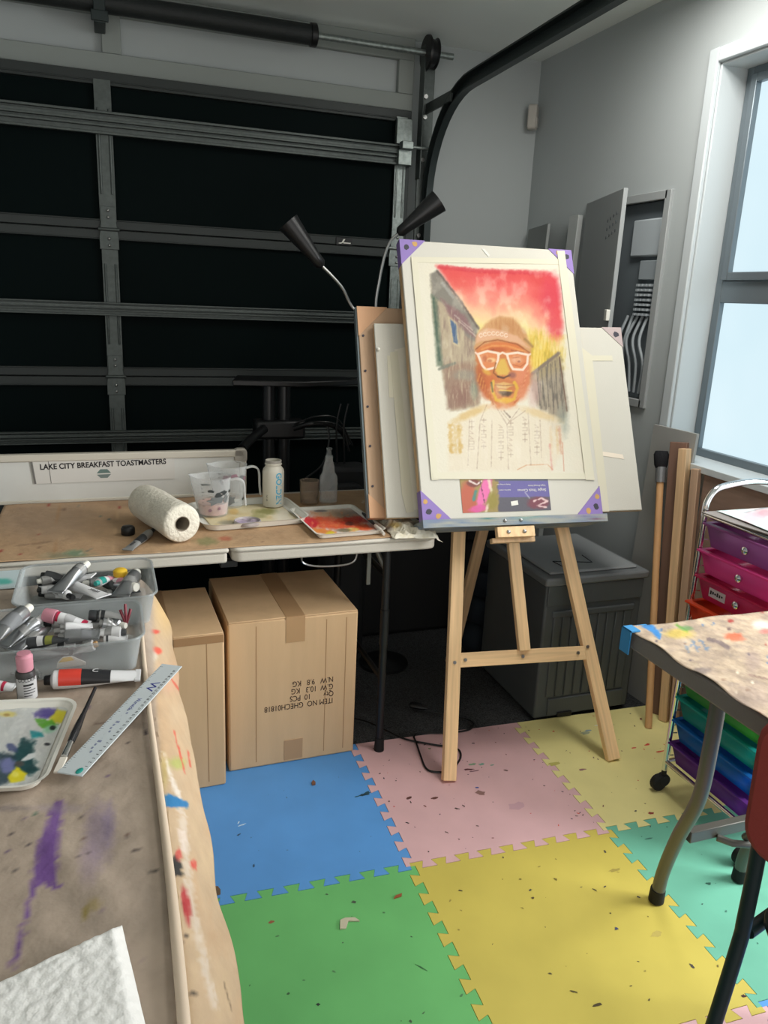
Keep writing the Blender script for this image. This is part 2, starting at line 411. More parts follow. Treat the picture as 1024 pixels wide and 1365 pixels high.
for x in STX + [DX1 - .045]:
    for k in range(4):
        z0, z1 = zs[k], zs[k + 1]; w = .062 if x < .4 else .05
        b = B(); mt = galvd if x < .4 else galv
        b.bb((x - w / 2, DY - .006, z0 + .03), (x + w / 2, DY + .004, z1 - .03))
        for q in (-.32, .32): b.cyl((x + q * w, DY - .006, z0 + .13), (x + q * w, DY - .006, z1 - .13), .005, n=8)
        stl = b.build('stile', mt, door, bevel=.001)
        if k:
            h = B(); h.prism([(-.036, -.075), (.036, -.075), (.036, -.03), (.028, .03), (.028, .085), (-.028, .085), (-.028, .03), (-.036, -.03)], 0, .006, frame((x, DY - .006, z0), (1, 0, 0), (0, 0, 1), (0, -1, 0)))
            h.cyl((x - .04, DY - .014, z0), (x + .04, DY - .014, z0), .007, n=10)
            hg = h.build('hinge', mt, stl, bevel=.001)
            q = B()
            for dz in (-.06, -.035, .045, .07): q.sphere((x, DY - .014, z0 + dz), .006, seg=8)
            q.build('screw', steel, hg)
b = B(); b.bb((DX1 - .075, DY - .03, 2.085), (DX1 - .005, DY - .004, 2.185)); b.bb((DX1 - .07, DY - .05, 2.00), (DX1 - .01, DY - .012, 2.06)); b.cyl((DX1 - .06, DY - .055, 2.072), (DX1 + .08, DY - .055, 2.072), .007); b.box((DX1 - .04, DY - .06, 2.075), (.05, .04, .03))
b.build('top_roller_bracket', galv, door, bevel=.002)
p = G(459, 322, y=DY - .006)
B().box((p.x, DY - .004, p.z), (.072, .006, .030)).build('badge', blackp, door)
b = B(); fr = lambda dx, dz: frame((p.x + dx, DY - .0075, p.z + dz), (1, 0, 0), (0, 0, 1), (0, -1, 0))
b.prism([(-.030, -.008), (-.012, -.004), (-.004, .010), (.004, .010), (-.004, -.004), (-.016, -.010)], 0, .0006, fr(0, 0)); b.prism([(-.004, -.003), (.030, -.004), (.028, -.008), (-.004, -.008)], 0, .0006, fr(0, 0)); b.build('badge_emblem', plastw, door)

# lintel boards above the door
b = B(); b.bb((-2.5, WY - .03, 2.235), (.62, WY, 2.30)); b.bb((-2.5, WY - .03, 2.43), (.62, WY, 2.515))
for x in (-1.8, -.60, .60): b.bb((x - .05, WY - .032, 2.30), (x + .02, WY, 2.43))
struct(b.build('trim_3', white if False else mat('header paint', rgb(140, 146, 142), .7), bevel=.003))
# torsion spring, shaft and drum
sp = thing('torsion_spring', 'black sleeved torsion spring on a steel shaft above the garage door', 'door spring', (-.3, 1.80, 2.40))
pa = G(40, 2, y=1.80); pb = G(418, 47, y=1.80); pc = G(604, 76, y=1.80); pd = G(575, 78, y=1.80)
za = pc.z
def shz(x): return za + (pb.z - za) * min(1.6, (x - pc.x) / (pb.x - pc.x)) * .85
b = B(); pts = [(x, 1.80, shz(x)) for x in np.linspace(-2.2, pb.x, 40)]
b.tube(pts, .036, 14, rf=lambda t: 1 + .03 * math.sin(t * 260)); b.build('spring_sleeve', mat('black rubber sleeve', rgb(30, 34, 34), .6, bump=.4, bscale=120), sp)
B().cyl((pb.x - .015, 1.8, shz(pb.x)), (pb.x + .012, 1.8, shz(pb.x) + .001), .043, n=18).build('end_collar', blackp, sp, bevel=.004)
B().tube([(x, 1.80, shz(x)) for x in np.linspace(pb.x, pc.x, 6)], .013, 12).build('shaft', galv, sp)
b = B(); M = axis_frame((pd.x - .03, 1.8, shz(pd.x)), (1, 0, 0)); b.lathe([(.02, 0), (.066, .003), (.068, .012), (.056, .016), (.052, .04), (.06, .048), (.025, .055)], 28, M); b.build('cable_drum', blackm, sp)
b = B(); q = G(132, 12, y=1.82); b.bb((q.x - .02, 1.76, q.z - .06), (q.x + .02, WY - .03, q.z + .10)); b.bb((q.x - .03, 1.755, q.z - .055), (q.x + .03, 1.77, q.z - .02)); b.build('bearing_bracket', trackm, sp, bevel=.003)
# track
tr = thing('door_track', 'dark curved roller track rising beside the garage door to the ceiling', 'door track', (.665, 1.80, -.012))
pts = [V((.668, 1.80, z)) for z in np.linspace(0, 1.86, 12)]
for k in range(1, 13):
    a = PI / 2 * k / 12; pts.append(V((.668, 1.80 - .40 * (1 - math.cos(a)), 1.86 + .40 * math.sin(a))))
for y in np.linspace(1.2, -2.6, 12): pts.append(V((.668, y, 2.26 + (1.4 - y) * .02)))
def sweep(bm_b, pts, prof):
    rings = []
    for i, p in enumerate(pts):
        d = (pts[min(i + 1, len(pts) - 1)] - pts[max(i - 1, 0)]).normalized(); x = V((1, 0, 0)); n = d.cross(x).normalized()
        rings.append([bm_b.bm.verts.new(p + x * u + n * v) for u, v in prof])
    n = len(prof)
    for a, c in zip(rings, rings[1:]):
        for k in range(n): bm_b.bm.faces.new((a[k], a[(k + 1) % n], c[(k + 1) % n], c[k]))
    bm_b.bm.faces.new(rings[0][::-1]); bm_b.bm.faces.new(rings[-1])
b = B(); sweep(b, pts, [(-.014, -.028), (.016, -.028), (.016, .028), (-.014, .028), (-.014, .022), (.011, .022), (.011, -.022), (-.014, -.022)]); b.build('rail', trackm, tr, smooth=30)
b = B(); b.bb((.63, 1.83, 1.55), (.69, 1.842, 2.47)); b.bb((.625, 1.79, 1.95), (.631, 1.842, 2.47)); b.box((.66, 1.70, 2.235), (.012, .26, .04), T()); b.build('flag_bracket', galvd, tr, bevel=.002)
for z in (1.65, 1.72, 2.03, 2.2, 2.28): B().cyl((.648, 1.83, z), (.648, 1.815, z), .009, n=8).build('bolt', steel, tr)
# motion sensor in the corner
se = thing('motion_sensor', 'small off-white motion sensor high in the room corner', 'sensor', (1.2, 1.88, 2.22))
M = T(1.205, 1.885, 2.27, PI / 4 + .1)
B().prism(rrect(.062, .105, .016), 0, .04, M @ frame((0, 0.02, 0), (1, 0, 0), (0, 0, 1), (0, -1, 0))).build('housing', mat('ivory plastic', rgb(178, 174, 166), .5), se, bevel=.006)
B().box((0, -.021, -.022), (.045, .004, .04), M).build('lens_window', mat('ivory lens', rgb(196, 192, 184), .3), se, bevel=.003)

# switchboard in the right wall
sw_ = thing('switchboard_cabinet', 'grey recessed switchboard cabinet with its door ajar in the wall by the window', 'electrical cabinet', (WX, 1.15, SBZ0))
b = B(); b.bb((WX - .012, SB0 - .02, SBZ0 - .02), (WX + .004, SB0 + .012, SBZ1 + .02)); b.bb((WX - .012, SB1 - .012, SBZ0 - .02), (WX + .004, SB1 + .02, SBZ1 + .02)); b.bb((WX - .012, SB0, SBZ1 - .01), (WX + .004, SB1, SBZ1 + .02)); b.bb((WX - .012, SB0, SBZ0 - .02), (WX + .004, SB1, SBZ0 + .01))
b.build('frame', mat('cabinet paint', rgb(150, 154, 154), .55), sw_, bevel=.002)
ib = B(); ib.bb((WX + .02, SB0 + .02, SBZ0 + .01), (WX + .09, SB1 - .02, SBZ1 - .01)); 
ib.build('recess_back', mat('dark cabinet interior', rgb(92, 100, 104), .7), sw_)
b = B(); b.bb((WX + .004, SB0 + .03, 1.64), (WX + .06, SB0 + .20, 1.775)); b.build('meter_box', mat('meter grey', rgb(166, 174, 178), .5), sw_, bevel=.006)
b = B(); b.bb((WX + .004, SB0 + .03, 1.555), (WX + .05, SB0 + .13, 1.625)); b.build('breaker_block', mat('breaker grey', rgb(140, 148, 152), .5), sw_, bevel=.003)
b = B()
for i in range(4):
    for j in range(7): b.box((WX - .0, SB0 + .045 + i * .022, 1.535 - j * .018), (.02, .014, .009))
b.build('terminal_strip', mat('terminal pale grey', rgb(158, 166, 170), .5), sw_)
b = B()
for k in range(5):
    y = SB0 + .05 + k * .03
    b.tube(smoothpath([(WX + .01, y, 1.42), (WX - .015, y + .01 * (k % 3), 1.33), (WX + .0, y - .02 + .012 * k, 1.24), (WX + .012, y, 1.13)], 5), .006, 6)
b.build('cable', mat('grey cable', rgb(150, 158, 162), .6), sw_)
w_ = SB1 - SB0; best = min(np.linspace(.05, 1.2, 200), key=lambda t: abs(PX((WX - w_ * math.sin(t), SB1 - w_ * math.cos(t), 1.7))[0] - 832))
b = B(); Md = frame((WX - .014, SB1, 0), (-math.sin(best), -math.cos(best), 0), (-math.cos(best), math.sin(best), 0), (0, 0, 1))
b.bb((0, -.008, SBZ0 - .01), (w_, .008, SBZ1 + .015), Md)
dr = b.build('door', mat('cabinet door paint', rgb(146, 150, 150), .5), sw_, bevel=.002)
b = B()
for i in range(4):
    for j in range(3):
        b.cyl(Md @ V((w_ - .05 - i * .035, .0085, 1.78 - j * .03 - .006 * i)), Md @ V((w_ - .05 - i * .035, .0095, 1.78 - j * .03 - .006 * i)), .006, n=10)
b.build('vent_hole', mat('vent grey', rgb(96, 102, 104), .7), dr)
B().box((w_ - .01, .014, 1.42), (.03, .014, .04), Md).build('latch', plastw, dr, bevel=.002)
# boards leaning in the corner
o = B(); M = axis_frame((1.185, 1.455, 0), (.04, 0, 1.85), (0, 1, 0))
o.bb((-.035, -.012, 0), (.035, .012, 1.83), frame((1.175, 1.47, -.012), (0, 1, 0), (1, 0, 0), (.028, 0, 1))); tag(o.build('narrow_board', mat('pale grey board', rgb(168, 172, 170), .6), bevel=.002), 'narrow pale grey board standing upright against the right wall behind the easel', 'board')
o = B(); o.bb((-.16, -.006, 0), (.16, .006, 1.80), frame((1.14, 1.72, -.012), V((.25, .97, 0)).normalized(), V((.97, -.25, 0)).normalized(), (.03, 0, 1))); tag(o.build('wide_sheet', mat('grey sheet', rgb(134, 138, 136), .7), bevel=.001), 'wide grey sheet leaning in the room corner behind the canvas', 'board')
# ================================================================== FOAM MATS
MM = Matrix.Rotation(MAT_ROT, 4, 'Z')
TS, NT, TD, TSK = .6, 9, .0125, .005
def jig(p, q, teeth):
    p = V((*p, 0)); q = V((*q, 0)); d = (q - p).normalized(); n = V((-d.y, d.x, 0)); L = (q - p).length
    if not teeth: return [p]
    out = [p]; N2 = NT * 2; seg = L / N2
    for k in range(N2):
        sg = 1 if k % 2 == 0 else -1
        a = k * seg; e = a + seg
        s0 = 0 if k == 0 else TSK; s1 = 0 if k == N2 - 1 else TSK
        out += [p + d * (a - s0) + n * sg * TD, p + d * (e + s1) + n * sg * TD]
    return out
def edge_pts(i, j, horiz, teeth):
    a = (i * TS, j * TS); b = ((i + 1) * TS, j * TS) if horiz else (i * TS, (j + 1) * TS)
    return jig(a, b, teeth) + [V((*b, 0))]
def mat_tile(i, j, name, label, material, straight=''):
    bt = edge_pts(i, j, True, 'b' not in straight); rt = edge_pts(i + 1, j, False, 'r' not in straight)
    tp = edge_pts(i, j + 1, True, 't' not in straight)[::-1]; lf = edge_pts(i, j, False, 'l' not in straight)[::-1]
    P = bt[:-1] + rt[:-1] + tp[:-1] + lf[:-1]
    c = V(((i + .5) * TS, (j + .5) * TS, 0))
    P = [(p - c) * .9975 + c for p in P]
    b = B(); n_ = len(P)
    from mathutils.geometry import tessellate_polygon
    lo = [b.bm.verts.new(MM @ V((q.x, q.y, -.012))) for q in P]; hi = [b.bm.verts.new(MM @ V((q.x, q.y, 0))) for q in P]
    for k in range(n_): b.bm.faces.new((lo[k], lo[(k + 1) % n_], hi[(k + 1) % n_], hi[k]))
    for t_ in tessellate_polygon([P]): b.bm.faces.new([hi[k] for k in t_]); b.bm.faces.new([lo[k] for k in t_][::-1])
    ct = MM @ c; o = b.build(name, material, None, keep=Matrix.Translation((ct.x, ct.y, -.012)), smooth=30)
    for f in o.data.polygons: f.use_smooth = False
    tag(o, label, 'foam mat', 'interlocking foam floor mats'); return o
def foam(n, c): return mat(n, c,   .55, vary=.06, vscale=6, bump=.10, bscale=26, spec=.3, bdist=.003)
fblue = foam('blue foam', rgb(88, 150, 214)); fgreen = foam('green foam', rgb(104, 180, 106)); fpink = foam('pink foam', rgb(212, 172, 174))
fyel = foam('yellow foam', rgb(196, 180, 84)); fyel2 = foam('pale yellow foam', rgb(224, 214, 146)); fteal = foam('teal foam', rgb(106, 176, 150))
mats = {
 'blue': mat_tile(-1, 0, 'foam_mat', 'blue foam puzzle mat in front of the cardboard boxes', fblue, 'tl'),
 'pink': mat_tile(0, 0, 'foam_mat', 'pink foam puzzle mat under the left easel leg', fpink, 't'),
 'yel2': mat_tile(1, 0, 'foam_mat', 'pale yellow foam puzzle mat under the right easel leg', fyel2, 'tr'),
 'green': mat_tile(-1, -1, 'foam_mat', 'green foam puzzle mat beside the paper-covered table', fgreen, 'l'),
 'yel': mat_tile(0, -1, 'foam_mat', 'large yellow foam puzzle mat in the middle of the floor', fyel),
 'teal': mat_tile(1, -1, 'foam_mat', 'teal foam puzzle mat under the rolling drawer cart', fteal, 'r'),
 'pink2': mat_tile(0, -2, 'foam_mat', 'pink foam puzzle mat at the front corner by the chair legs', fpink, 'b'),
 'blue2': mat_tile(1, -2, 'foam_mat', 'blue foam puzzle mat under the chair', fblue, 'rb'),
}
def speck(o, spots, name='paint_specks'):
    """thin dried paint spots: (x, y, radius x, radius y, rot, sRGB)"""
    b = B(); cl = []
    for x, y, rx, ry, rot, c in spots:
        n = 11; vs = []; z = .0004 + .0004 * random.random()
        for k in range(n):
            a = 2 * PI * k / n; r = random.uniform(.55, 1.15)
            u, v = rx * r * math.cos(a), ry * r * math.sin(a)
            vs.append(b.bm.verts.new((x + u * math.cos(rot) - v * math.sin(rot), y + u * math.sin(rot) + v * math.cos(rot), z)))
        b.bm.faces.new(vs); cl += [np.array(c) / 255] * n
    cl = s2l(np.array(cl))
    p = b.build(name, vcol, o, colors=lambda q: cl, smooth=20)
    p['kind'] = 'stuff'; return p
def rand_specks(i, j, n, cols, r=(.0012, .0045), foc=None):
    out = []
    for k in range(n):
        q = MM @ V(((i + random.uniform(.03, .97)) * TS, (j + random.uniform(.03, .97)) * TS, 0))
        s = random.uniform(*r) * (1.6 if random.random() < .1 else 1)
        out.append((q.x, q.y, s * random.uniform(.8, 1.8), s * .7, random.uniform(0, PI), random.choice(cols)))
    return out
def at_px(px, py, rx, ry, c, rot=0):
    g = G(px, py, z=0); return (g.x, g.y, rx, ry, rot, c)
DK = [(74, 58, 52), (96, 70, 62), (60, 56, 66), (110, 86, 80), (120, 70, 60)]
RD = [(196, 62, 50), (206, 84, 60)]
speck(mats['blue'], rand_specks(-1, 0, 14, [(50, 80, 110), (70, 110, 150)]) + [at_px(484, 1060, .022, .006, (28, 58, 70)), at_px(488, 1058, .016, .008, (34, 70, 80), .4), at_px(476, 1062, .01, .003, (40, 90, 110)), at_px(322, 1100, .014, .003, (190, 216, 236), .2), at_px(318, 1097, .008, .002, (200, 220, 236), 1)])
speck(mats['pink'], rand_specks(0, 0, 60, DK) + rand_specks(0, 0, 8, RD) + [at_px(630, 1019, .013, .008, (132, 156, 128)), at_px(642, 1019, .012, .006, (120, 158, 140)), at_px(656, 1020, .007, .004, (110, 160, 140)), at_px(625, 1026, .02, .005, (96, 52, 58), -.2), at_px(632, 1028, .022, .003, (120, 84, 92)), at_px(641, 1057, .016, .014, (140, 104, 98)), at_px(636, 1050, .006, .004, (60, 90, 160)), at_px(545, 1064, .011, .006, (92, 54, 48), .4), at_px(580, 1064, .016, .006, (100, 60, 54), .2), at_px(543, 1097, .008, .003, (52, 44, 44), -.6), at_px(690, 1075, .03, .02, (198, 158, 166)), at_px(573, 998, .006, .005, (120, 130, 90)), at_px(631, 991, .006, .004, (56, 30, 34))])
speck(mats['yel2'], rand_specks(1, 0, 40, DK) + rand_specks(1, 0, 14, RD) + [at_px(863, 993, .012, .006, (205, 76, 60)), at_px(880, 1002, .018, .005, (205, 72, 56)), at_px(845, 997, .014, .004, (206, 96, 76)), at_px(780, 977, .02, .012, (164, 172, 140)), at_px(784, 974, .014, .006, (140, 160, 160)), at_px(738, 975, .006, .004, (206, 90, 60)), at_px(740, 1018, .03, .012, (184, 176, 96)), at_px(868, 1084, .010, .007, (140, 60, 48)), at_px(796, 967, .012, .004, (226, 224, 214)), at_px(776, 1026, .016, .006, (150, 110, 104))])
speck(mats['green'], rand_specks(-1, -1, 22, [(60, 96, 64), (84, 130, 84), (70, 84, 66)]) + [at_px(362, 1229, .008, .006, (148, 90, 64)), at_px(424, 1339, .005, .004, (40, 50, 44)), at_px(562, 1290, .02, .002, (60, 110, 64), -.9)])
speck(mats['yel'], rand_specks(0, -1, 34, [(120, 106, 44), (88, 78, 44), (70, 64, 58), (150, 134, 60)]) + [at_px(822, 1238, .006, .005, (60, 66, 96)), at_px(710, 1197, .005, .004, (86, 70, 40)), at_px(795, 1340, .014, .005, (74, 62, 34)), at_px(765, 1322, .01, .003, (90, 80, 40), -.6), at_px(992, 1328, .006, .005, (60, 30, 30)), at_px(875, 1245, .018, .010, (184, 166, 84)), at_px(820, 1160, .022, .006, (158, 142, 66))])
speck(mats['teal'], rand_specks(1, -1, 26, [(64, 120, 104), (50, 84, 76), (80, 140, 120)]) + [at_px(945, 1178, .008, .006, (40, 90, 74)), at_px(865, 1118, .014, .003, (60, 110, 96))])
speck(mats['pink2'], rand_specks(0, -2, 10, DK))
# small loose bits lying on the mats
def flake(name, px, py, pts, col, h, label, cat):
    g = G(px, py, z=0); b = B(); b.prism(pts, 0, h, Matrix.Translation((g.x, g.y, .0008)))
    for v in b.bm.verts:
        if v.co.z > .001: v.co.z += random.uniform(0, h)
    tag(b.build(name, mat(name + ' ' + str(px), col, .9)), label, cat)
flake('paper_scrap', 463, 1231, [(-.022, -.014), (-.014, .012), (.0, .016), (.022, .010), (.030, -.004), (.018, .0), (.004, .004), (-.008, -.016)], rgb(190, 184, 160), .002, 'torn pale paper scrap lying on the green foam mat', 'paper scrap')
flake('dried_flake', 418, 1045, [(-.006, -.008), (-.005, .004), (.001, .010), (.007, .002), (.004, -.008)], rgb(120, 84, 66), .004, 'curled brown flake lying on the blue foam mat', 'debris')
flake('dried_flake', 530, 1196, [(-.012, -.004), (-.004, .004), (.014, .006), (.010, -.002)], rgb(150, 84, 50), .002, 'rust brown flake on the green mat near its seam with the yellow one', 'debris')
flake('dried_flake', 287, 1191, [(-.012, -.010), (-.006, .010), (.008, .008), (.012, -.008)], rgb(110, 86, 66), .008, 'brown scrap beside the hanging paper edge on the blue mat', 'debris')

# ================================================================== CARDBOARD BOXES
def carton(name, label, lo, hi, rz, tape=True):
    lo = V(lo); hi = V(hi); c = (lo + hi) / 2; root = thing(name, label, 'box', (c.x, c.y, lo.z), rz); d = hi - lo
    def part(n, bb, mt, bev=0): return bb.build(n, mt, root, M=W(root), bevel=bev)
    b = B(); b.bb((-d.x / 2, -d.y / 2, 0), (d.x / 2, d.y / 2, d.z - .004)); part('carton_body', b, card, .006)
    b = B(); b.bb((-d.x / 2 + .002, -d.y / 2 + .001, d.z - .005), (-.002, d.y / 2 - .001, d.z)); part('flap', b, card, .002)
    b = B(); b.bb((.002, -d.y / 2 + .001, d.z - .005), (d.x / 2 - .002, d.y / 2 - .001, d.z)); part('flap', b, card, .002)
    return root, d, part
x0 = G(303, 1030, z=0).x; x1 = .012
r, d, part = carton('cardboard_box', 'large taped cardboard box printed with item number under the trestle table', (-.398, .555, 0), (.010, .945, .502), .02)
b = B(); b.bb((-.028, -d.y / 2 - .0012, d.z - .085), (.032, -d.y / 2 + .001, d.z)); b.bb((-.028, -d.y / 2, d.z - .001), (.032, d.y / 2, d.z + .0008)); part('packing_tape', b, tapeb)
b = B(); b.bb((-.03, -d.y / 2 - .0012, .01), (.03, -d.y / 2 + .001, .08)); part('packing_tape', b, tapeb)
b = B()
for x in (-.12, .1, .165): b.bb((x, -d.y / 2 - .0006, .02), (x + .002, -d.y / 2, d.z - .02))
part('crease', b, mat('cardboard crease', rgb(160, 122, 84), .8))
lines = [('ITEM NO  GHECH01818', .20, 0), ('Qty       10  PCS', .225, .002), ('G.W  10.3   KG', .25, 0), ('N.W   9.8   KG', .275, 0)]
for s_, z, dx in lines:
    text('printing', s_, .0265, W(r) @ frame((.128 + dx, -d.y / 2 - .0006, z), (-1, 0, 0), (0, 0, -1), (0, -1, 0)), inkd, r, sx=.8)
r, d, part = carton('cardboard_box', 'plain cardboard box half hidden behind the hanging paper cover', (-.760, .487, 0), (-.416, .86, .502), .02)
b = B(); b.bb((-.03, -d.y / 2 - .0012, d.z - .05), (.03, -d.y / 2 + .001, d.z)); b.bb((-.03, -d.y / 2, d.z - .001), (.03, d.y / 2, d.z + .0008)); part('packing_tape', b, tapeb)
b = B(); b.bb((.12, -d.y / 2 - .0006, .02), (.122, -d.y / 2, d.z - .02)); b.bb((-.172 + .004, -d.y / 2 - .0012, d.z - .03), (.17, -d.y / 2, d.z - .006)); part('crease', b, mat('cardboard crease', None))

# ================================================================== BACK TABLE
TZ = .74
tx0, tx1, ty0, ty1 = -1.03, .262, .528, 1.150; fold = -.388
bt = thing('folding_table', 'off-white folding trestle table against the garage door holding paint supplies', 'table', ((tx0 + tx1) / 2, (ty0 + ty1) / 2, 0))
for xa, xb in ((tx0, fold - .002), (fold + .002, tx1)):
    b = B(); c = ((xa + xb) / 2, (ty0 + ty1) / 2)
    b.prism(rrect(xb - xa, ty1 - ty0, .03 if xb == tx1 else .01), TZ - .014, TZ, T(*c)); b.prism(rrect(xb - xa - .01, ty1 - ty0 - .01, .03 if xb == tx1 else .01), TZ - .045, TZ - .014, T(*c))
    b.build('table_top', tablep, bt, bevel=.006)
b = B(); b.box((fold, ty0 + .04, TZ - .055), (.05, .03, .02)); b.build('hinge', blackm, bt, bevel=.003)
for lx, sg in ((.11, 1), (tx0 + .12, -1)):
    for ly, fy in ((ty0 + .055, .545), (ty1 - .055, 1.13)):
        b = B(); b.tube([(lx, ly, TZ - .045), (lx - .012 * sg, fy, .0)], .0125, 12); b.tube([(lx - .004 * sg, ly + (fy - ly) * .35, .49), (lx - .006 * sg, ly + (fy - ly) * .5, .37)], .0145, 12)
        lg = b.build('leg', blackm, bt)
        B().cyl((lx - .012 * sg, fy, .0), (lx - .0115 * sg, fy, .045), .017, .015).build('rubber_foot', rubber, lg)
    B().tube([(lx, ty0 + .055, .60), (lx, ty1 - .055, .60)], .010).build('cross_bar', blackm, bt); B().tube([(lx - .006 * sg, ty0 + .05, .25), (lx - .006 * sg, ty1 - .05, .25)], .010).build('cross_bar', blackm, bt)
    b = B(); b.box((lx - .06 * sg, ty0 + .055, TZ - .09), (.012, .006, .15), None)
    b.tube([(lx - .03 * sg, ty0 + .09, TZ - .05), (lx + .006 * sg, ty0 + .06, .60)], .008); b.tube([(lx - .30 * sg, (ty0 + ty1) / 2, TZ - .05), (lx - .01 * sg, (ty0 + ty1) / 2, .60)], .009); b.build('brace', tubeg, bt)
b = B(); b.tube(smoothpath([(-.16, .60, TZ - .05), (-.155, .60, TZ - .085), (-.09, .60, TZ - .10), (.0, .60, TZ - .095), (.02, .60, TZ - .05)], 6), .003, 6); b.build('wire_loop', steel, bt)
# kraft paper on the back table
def kraft(x, y):
    p = Paint(x, y, (178, 146, 112)); n = fbm(x * .06, y * .12, 3); p.mix((n - .45) * 1.2, (170, 134, 100)); p.mix((.45 - n) * 1.0, (206, 170, 128))
    p.blob(60, 690, 70, 26, (158, 134, 112), .55, .9, rough=.5); p.line([(80, 660), (72, 742)], 2, (172, 132, 92), .7); p.line([(160, 660), (150, 740)], 1.5, (205, 170, 130), .5)
    p.blob(90, 741, 34, 5, (120, 132, 108), .5, .8, rough=.8); p.blob(100, 737, 14, 4, (90, 140, 110), .5, .8, rough=.8); p.blob(275, 722, 14, 5, (126, 128, 84), .7, .7, rough=.8); p.blob(300, 718, 8, 3, (180, 60, 40), .4, .7, rough=.8)
    p.blob(200, 668, 80, 8, (150, 120, 96), .5, .8, rough=.5); p.line([(20, 728), (70, 722)], 2, (130, 104, 80), .5, rough=1)
    p.specks(40, (0, 660, 600, 745), (1, 3), [(120, 90, 70), (100, 110, 100), (150, 60, 50), (210, 200, 180)], 4)
    return p.out()
b = B()
def kf(u, v):
    x = -1.03 + u * (.235 + 1.03); y = .531 + v * (1.122 - .531)
    z = TZ + .0012 + .0016 * float(fbm(np.array([x * 9]), np.array([y * 9]), 2)[0])
    if x < -.82: z += .004 * abs(math.sin((x + y * .3) * 18)) * (-.82 - x) / .2
    return V((x, y + .004 * math.sin(x * 14), z))
b.grid(kf, 150, 70)
def cpx(f):
    def g(pts):
        pts = np.asarray(pts); d = pts - np.array(CAM); z = d @ _F
        return f(512 + FPX * (d @ _R) / z, 682.5 - FPX * (d @ _U) / z)
    return g
tag(b.build('kraft_paper', vpaper, colors=cpx(kraft), solid=.0006), 'brown kraft paper sheet covering the trestle table under the paint cups', 'paper')

